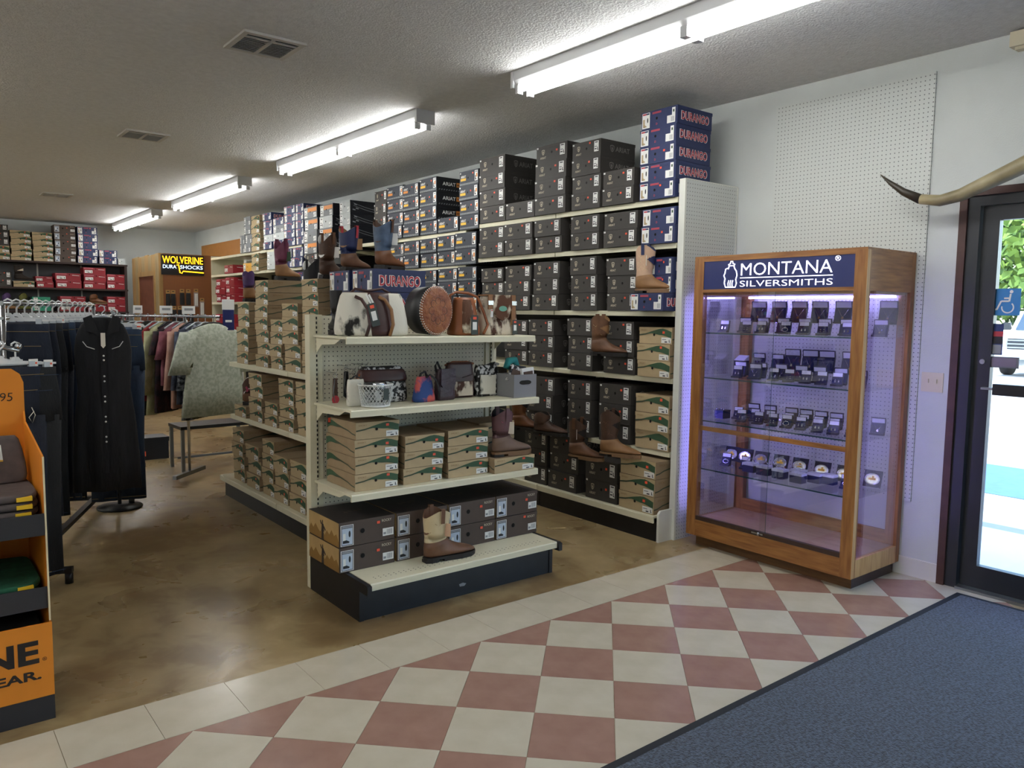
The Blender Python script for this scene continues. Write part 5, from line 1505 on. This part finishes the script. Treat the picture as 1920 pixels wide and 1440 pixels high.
# low arm with black jeans, ball studs
la = empty('waterfall_arm', (.40, 4.62, 0), .0, 'sloping chrome arm with ball studs near the orange display', 'clothes rack')
MB().tube([(-.35, .1, 1.36), (.0, .0, 1.33), (.08, -.02, 1.31)], .012, 'chrome', 8).build('arm_bar', la)
for i in range(6): MB().lathe([(0, -.018), (.013, -.013), (.018, 0), (.013, .013), (0, .018)], (-.25 + .065 * i, .07 - .018 * i, 1.372 - .008 * i), 'chrome', 10).build('ball_stud', la)
MB().tube([(-.35, .1, .0), (-.35, .1, 1.37)], .015, 'chrome', 8).build('upright', la)
MB().lathe([(0, 0), (.18, 0), (.18, .015), (0, .02)], (-.35, .1, 0), 'black_plastic', 16).build('foot', la)
for i in range(5):
    hang_jeans(.46 - .07 * i, 4.60 + .02 * i - .05 * (i % 2), 1.335 + .007 * i, .30 + uni(-.04, .04), 'denim_black' if i % 2 == 0 else 'denim_dark', 1.10, f'black jeans, {ORD[i]} from the tip of the ball stud arm', i < 3)
# black shirt dress
dr = empty('shirt_dress', (.955, 5.12, 0), -.17, 'long sleeveless black western dress with white snaps', 'dress')
M('dress_black', '#15161a', .85, var=.25, scale=12, bump=.4, bscale=30, stretch=(2, 2, .5))
prof = [(.185, .045, .44), (.18, .045, .62), (.165, .045, .85), (.14, .04, 1.05), (.148, .045, 1.18), (.152, .045, 1.28), (.142, .04, 1.355), (.128, .034, 1.40), (.112, .03, 1.432), (.08, .026, 1.458), (.045, .024, 1.475)]
MB().loft([ring_cloth(w, t, z + (.015 * math.sin(3) if False else 0), 1.2 if z < 1 else .35, .7) for w, t, z in prof], 'dress_black').build('dress_body', dr)
for s in (-1, 1): MB().prism([(s * .012, 1.36), (s * .055, 1.49), (s * .10, 1.47), (s * .085, 1.395), (s * .05, 1.385)], -.062, -.048, 1, 'dress_black').build('collar', dr)
MB().box(-.014, .014, -.060, -.048, .55, 1.38, 'dress_black').build('placket', dr)
sn_ = MB().lathe([(0, 0), (.006, 0), (.005, .003), (0, .004)], (0, 0, 0), 'white_print', 8).mesh('snap')
for k, z in enumerate((1.28, 1.255, 1.16, 1.13, 1.04, 1.01, .92, .89, .80, .77)):
    inst('snap', sn_, dr, (.0, -.0605, z - .03)).rotation_euler = (PI / 2, 0, 0)
for s in (-1, 1): MB().tube([(s * .105, -.052, 1.335), (s * .085, -.057, 1.305), (s * .045, -.06, 1.29)], .0024, 'white_print', 5).build('piping_smile', dr)
MB().prism([(-.012, 1.31), (0, 1.295), (.012, 1.31), (.012, 1.385), (-.012, 1.385)], -.066, -.064, 1, 'tag_paper').build('price_tag', dr)
MB().tube([(0, 0, 1.475), (0, 0, 1.50), (.016, 0, 1.518), (.012, 0, 1.54), (-.006, 0, 1.546), (-.016, 0, 1.535)], .004, 'hanger_clear', 6).tube([(-.11, 0, 1.45), (0, 0, 1.485), (.11, 0, 1.45)], .006, 'hanger_clear', 6).build('hanger', dr)
# blouse rack
rb = empty('blouse_rack', (1.81, 7.45, 0), .78, 'low clothes rack packed with blouses beside the gondola', 'clothes rack')
MB().tube([(0, -.62, 1.465), (0, .62, 1.465)], .012, 'chrome', 8).build('rail', rb)
for s in (-1, 1):
    MB().tube([(0, s * .3, .06), (0, s * .3, 1.46)], .013, 'chrome', 8).build('upright', rb)
    MB().box(-.25, .25, s * .3 - .018, s * .3 + .018, .04, .075, 'steel').build('foot', rb)
MB().tube([(0, -.6, 1.465), (-.11, -.63, 1.465)], .008, 'chrome', 8).build('face_out_arm', rb)
BC = [('blouse_sage', '#b4beac', '#d0d6c8'), ('blouse_olive', '#3f4020', '#50502c'), ('blouse_plaid', '#222733', '#8d93a0'), ('blouse_stripe', '#32384a', '#555c70'), ('blouse_peach', '#b98f80', '#caa294'), ('blouse_rose', '#7c4450', '#8f5562'), ('blouse_ink', '#1b1820', '#3a2128'), ('blouse_lime', '#a4a57e', '#b8b894'), ('blouse_crimson', '#7c1d24', '#952a30'), ('blouse_moss', '#23271d', '#33382b'), ('blouse_brick', '#8e2d20', '#a33c2c'), ('blouse_black', '#141417', '#1d1d21'), ('blouse_bronze', '#4d4030', '#6a5a45'), ('blouse_lilac', '#8d8698', '#a29cab'), ('blouse_teal', '#33464f', '#4d646c'), ('blouse_cream', '#a59f88', '#bab49e'), ('blouse_slate', '#2e3640', '#445060')]
CW = ['pale sage patterned', 'olive green', 'black and white plaid', 'navy striped', 'peach', 'dusty rose', 'black and red striped', 'pale lime', 'crimson lace', 'dark moss printed', 'brick red', 'black', 'bronze printed', 'lilac', 'teal', 'cream printed', 'slate blue']
for nm, a, b in BC: M(nm, a, .85, hex2=b, scale=38 if 'sage' in nm or 'plaid' in nm else 14, ramp=(.42, .58), bump=.3, bscale=60)
HS = MB().tube([(0, 0, -.05), (0, 0, -.02), (.016, 0, -.004), (.014, 0, .012), (0, 0, .018), (-.014, 0, .01)], .004, 'hanger_clear', 6).tube([(-.19, 0, -.105), (-.05, 0, -.055), (0, 0, -.05), (.05, 0, -.055), (.19, 0, -.105)], .007, 'hanger_clear', 6).mesh('shirt_hanger')
HB = MB().tube([(0, 0, -.05), (0, 0, -.02), (.016, 0, -.004), (.014, 0, .012), (0, 0, .018), (-.014, 0, .01)], .004, 'steel', 6).tube([(-.19, 0, -.105), (-.05, 0, -.055), (0, 0, -.05), (.05, 0, -.055), (.19, 0, -.105)], .008, 'black_plastic', 6).mesh('shirt_hanger')
for i, ((nm, _, _), word) in enumerate(zip(BC, CW)):
    t = -.55 + i * .068
    x, y = 1.81 - math.sin(.78) * t, 7.45 + math.cos(.78) * t
    if i == 0: x, y = x - .03, y - .12
    ln = (.86, .88, .9, .76, .80, .60, .84, .86, .74, .88, .62, .85, .7, .62, .6, .58, .6)[i]
    rz = .78 + (-.55 if i == 0 else uni(-.05, .05))
    o = empty('blouse', (x, y, 1.465), rz, f'{word} blouse, {ORD[i]} from the near end of the blouse rack', 'blouse', 'blouses on the low rack')
    wid = .262 if i == 0 else .215
    pr = [(wid * 1.18, .035, -ln), (wid * 1.1, .035, -ln * .75), (wid * 1.0, .035, -ln * .5), (wid * .98, .035, -.25), (wid * .95, .033, -.16), (wid * .86, .03, -.118), (wid * .5, .026, -.08), (.05, .022, -.058)]
    MB().loft([ring_cloth(w, tt, z, 1.1 if z < -.3 else .5, i * 1.3) for w, tt, z in pr], nm).build('blouse_body', o)
    for s in (-1, 1):
        sl = (.36, .30, .5, .5, .5, .24, .2, .55, .55, .24, .24, .5, .3, .5, .3, .5, .3)[i]
        w0 = .075 if i else .10
        MB().loft([[(s * (wid * lerp(.86, 1.22, f)) + cx_ * s, cy_, lerp(-.13, -.13 - sl, f)) for cx_, cy_ in [(w0 * (.85 + .2 * f) * math.cos(2 * PI * k / 14), .032 * math.sin(2 * PI * k / 14) + .006 * math.sin(k * 2 + f * 5)) for k in range(14)]] for f in (0, .3, .65, 1)], nm).build('sleeve', o)
    h = inst('shirt_hanger', HS if i % 3 else HB, None, (x, y, 1.467), rz)
    tag(h, f'hanger of the {word} blouse', 'hanger', 'hangers on the low rack')
for k, (x, y, rz) in enumerate(((1.70, 7.56, .7), (1.89, 7.37, .3), (2.04, 7.22, .2))):
    tag(MB().box(-.06, .06, -.002, .002, .0, .07, 'white_print').fy(-.04, .04, .03, .05, -.0026, 'grey_print').build('size_card', None, (x, y, 1.488), rz), f'white size card on the blouse rack rail, {ORD[k]} along', 'card', 'size cards')
tag(MB().box(-.05, .05, -.004, .004, -.12, .06, 'sign_navy').fy(-.03, .03, -.05, -.03, -.0046, 'white_print').box(-.055, .055, -.003, .003, .06, .15, 'white_print').build('sign_card', None, (2.30, 6.95, 1.47), .1), 'blue and white sign card at the near end of the blouse rack', 'card')
# low bench under the blouses
bn = empty('metal_bench', (2.38, 7.75, 0), .05, 'low dark metal bench frame under the hanging blouses', 'bench')
MB().box(-.35, .35, -.18, .18, .40, .43, 'black_plastic').build('seat', bn)
for s in (-1, 1):
    for q in (-1, 1): MB().box(s * .33 - .015, s * .33 + .015, q * .16 - .015, q * .16 + .015, 0, .40, 'steel').build('leg', bn)
MB().box(-.33, .33, -.01, .01, .10, .12, 'steel').build('stretcher', bn)
sc_ = MB().box(-.16, .16, -.12, .12, 0, .22, 'black_card').fy(-.14, -.06, .04, .09, -.121, 'orange_sticker').box(-.165, .165, -.125, .125, .18, .225, 'black_card').build('floor_carton', None, (1.98, 8.5, 0))
tag(sc_, 'black carton with orange label on the floor under the blouses', 'box')

# ---------------------------------------------------------------- outside
M('sidewalk', '#b9bcbd', .8, var=.05, scale=2)
M('asphalt', '#8d8b86', .85, var=.12, scale=3, bump=.2, bscale=60)
M('asphalt_blue', '#3f628a', .7, var=.1)
M('kerb', '#7d8184', .8)
pv = struct(MB().box(4.835, 6.35, -12, 14, -.25, -.02, 'sidewalk').build('sidewalk'))
struct(MB().box(6.35, 6.55, -12, 14, -.25, -.03, 'kerb').build('kerb'))
struct(MB().box(6.55, 60, -30, 45, -.3, -.06, 'asphalt').build('parking_lot'))
struct(MB().box(7.8, 9.4, 0, 8, -.06, -.055, 'asphalt_blue').build('blue_band'))  # flat blue-grey band laid across the asphalt
M('truck_white', '#d8dadb', .3)
M('truck_glass', '#2c3a44', .1)
M('rubber', '#141414', .8)
tk = empty('pickup_truck', (24.5, 7.9, -.06), 0, 'white pickup truck parked facing the store beyond the glass door', 'truck')
MB().prism([(0, .55), (0, 1.12), (.1, 1.2), (1.25, 1.28), (1.9, 1.86), (3.2, 1.88), (3.7, 1.3), (5.6, 1.3), (5.6, .55)], -.98, .98, 1, 'truck_white').build('body', tk)
MB().prism([(1.27, 1.30), (1.82, 1.80), (1.80, 1.82), (1.22, 1.31)], -.85, .85, 1, 'truck_glass').build('windshield', tk)
MB().box(-.03, .0, -.6, .6, .78, 1.08, 'black_plastic').build('grille', tk)
for z in (.83, .93, 1.03): MB().box(-.045, -.03, -.6, .6, z - .018, z + .018, 'steel').build('grille_bar', tk)
MB().disc((-.05, 0, .93), .12, 'x', 'decal_navy', 16, .05).build('front_badge', tk)
for s in (-1, 1):
    MB().box(-.03, .02, s * .78 - .16, s * .78 + .16, .85, 1.05, 'chrome').build('headlight', tk)
    MB().box(-.02, .05, s * .97 - .03, s * .97 + .03, .83, 1.0, 'orange_sticker').build('turn_signal', tk)
    MB().box(1.3, 1.42, s * 1.12 - .1, s * 1.12 + .1, 1.3, 1.52, 'black_plastic').build('side_mirror', tk)
    for x in (.95, 4.5):
        w_ = MB().lathe([(0, -.12), (.38, -.12), (.40, -.08), (.40, .08), (.38, .12), (0, .12)], (0, 0, 0), 'rubber', 20).build('wheel', tk, (x, s * .88, .40))
        w_.rotation_euler = (PI / 2, 0, 0)
MB().box(-.12, .02, -1.0, 1.0, .50, .68, 'chrome').build('bumper', tk)
MB().box(-.125, -.12, -.16, .16, .54, .64, 'white_print').build('number_plate', tk)
M('leaf_a', '#3d5a22', .7, hex2='#7f9a3a', scale=.5)
M('leaf_b', '#2f4d26', .7, hex2='#5f8040', scale=.5)
M('bark', '#4a3b2e', .9)
def tree(x, y, h, r, mat, label, n=2600):
    o = empty('tree', (x, y, -.06), 0, label, 'tree', 'trees across the parking lot')
    MB().tube([(0, 0, 0), (.1, .05, h * .3), (0, .1, h * .55)], [.25, .2, .12], 'bark', 8).build('trunk', o)
    m = MB()
    for i in range(n):
        a, b = uni(0, 2 * PI), math.acos(uni(-1, 1))
        rr = r * uni(.55, 1) * (1 + .18 * math.sin(3 * a) * math.sin(4 * b))
        c = Vector((rr * math.sin(b) * math.cos(a), rr * math.sin(b) * math.sin(a), h * .55 + rr * math.cos(b) * h * .5 / r))
        u = Vector((uni(-1, 1), uni(-1, 1), uni(-1, 1))).normalized() * uni(.14, .3)
        v = u.cross(Vector((uni(-1, 1), uni(-1, 1), uni(-1, 1)))).normalized() * u.length * .6
        m.poly([c - u, c - v, c + u, c + v], mat)
    f = m.build('foliage', o)
    f['kind'] = 'stuff'
tree(33, 9.5, 8.5, 3.6, 'leaf_a', 'tall yellow-green leafy tree filling the top of the door glass')
tree(34, 14.5, 8, 3.4, 'leaf_b', 'dark green leafy tree behind the wheelchair decal')
tree(37, 12, 9.5, 4, 'leaf_b', 'dense rear tree between the two nearer trees')
tree(36, 5.5, 8, 3.5, 'leaf_a', 'leafy tree behind the parked white truck')
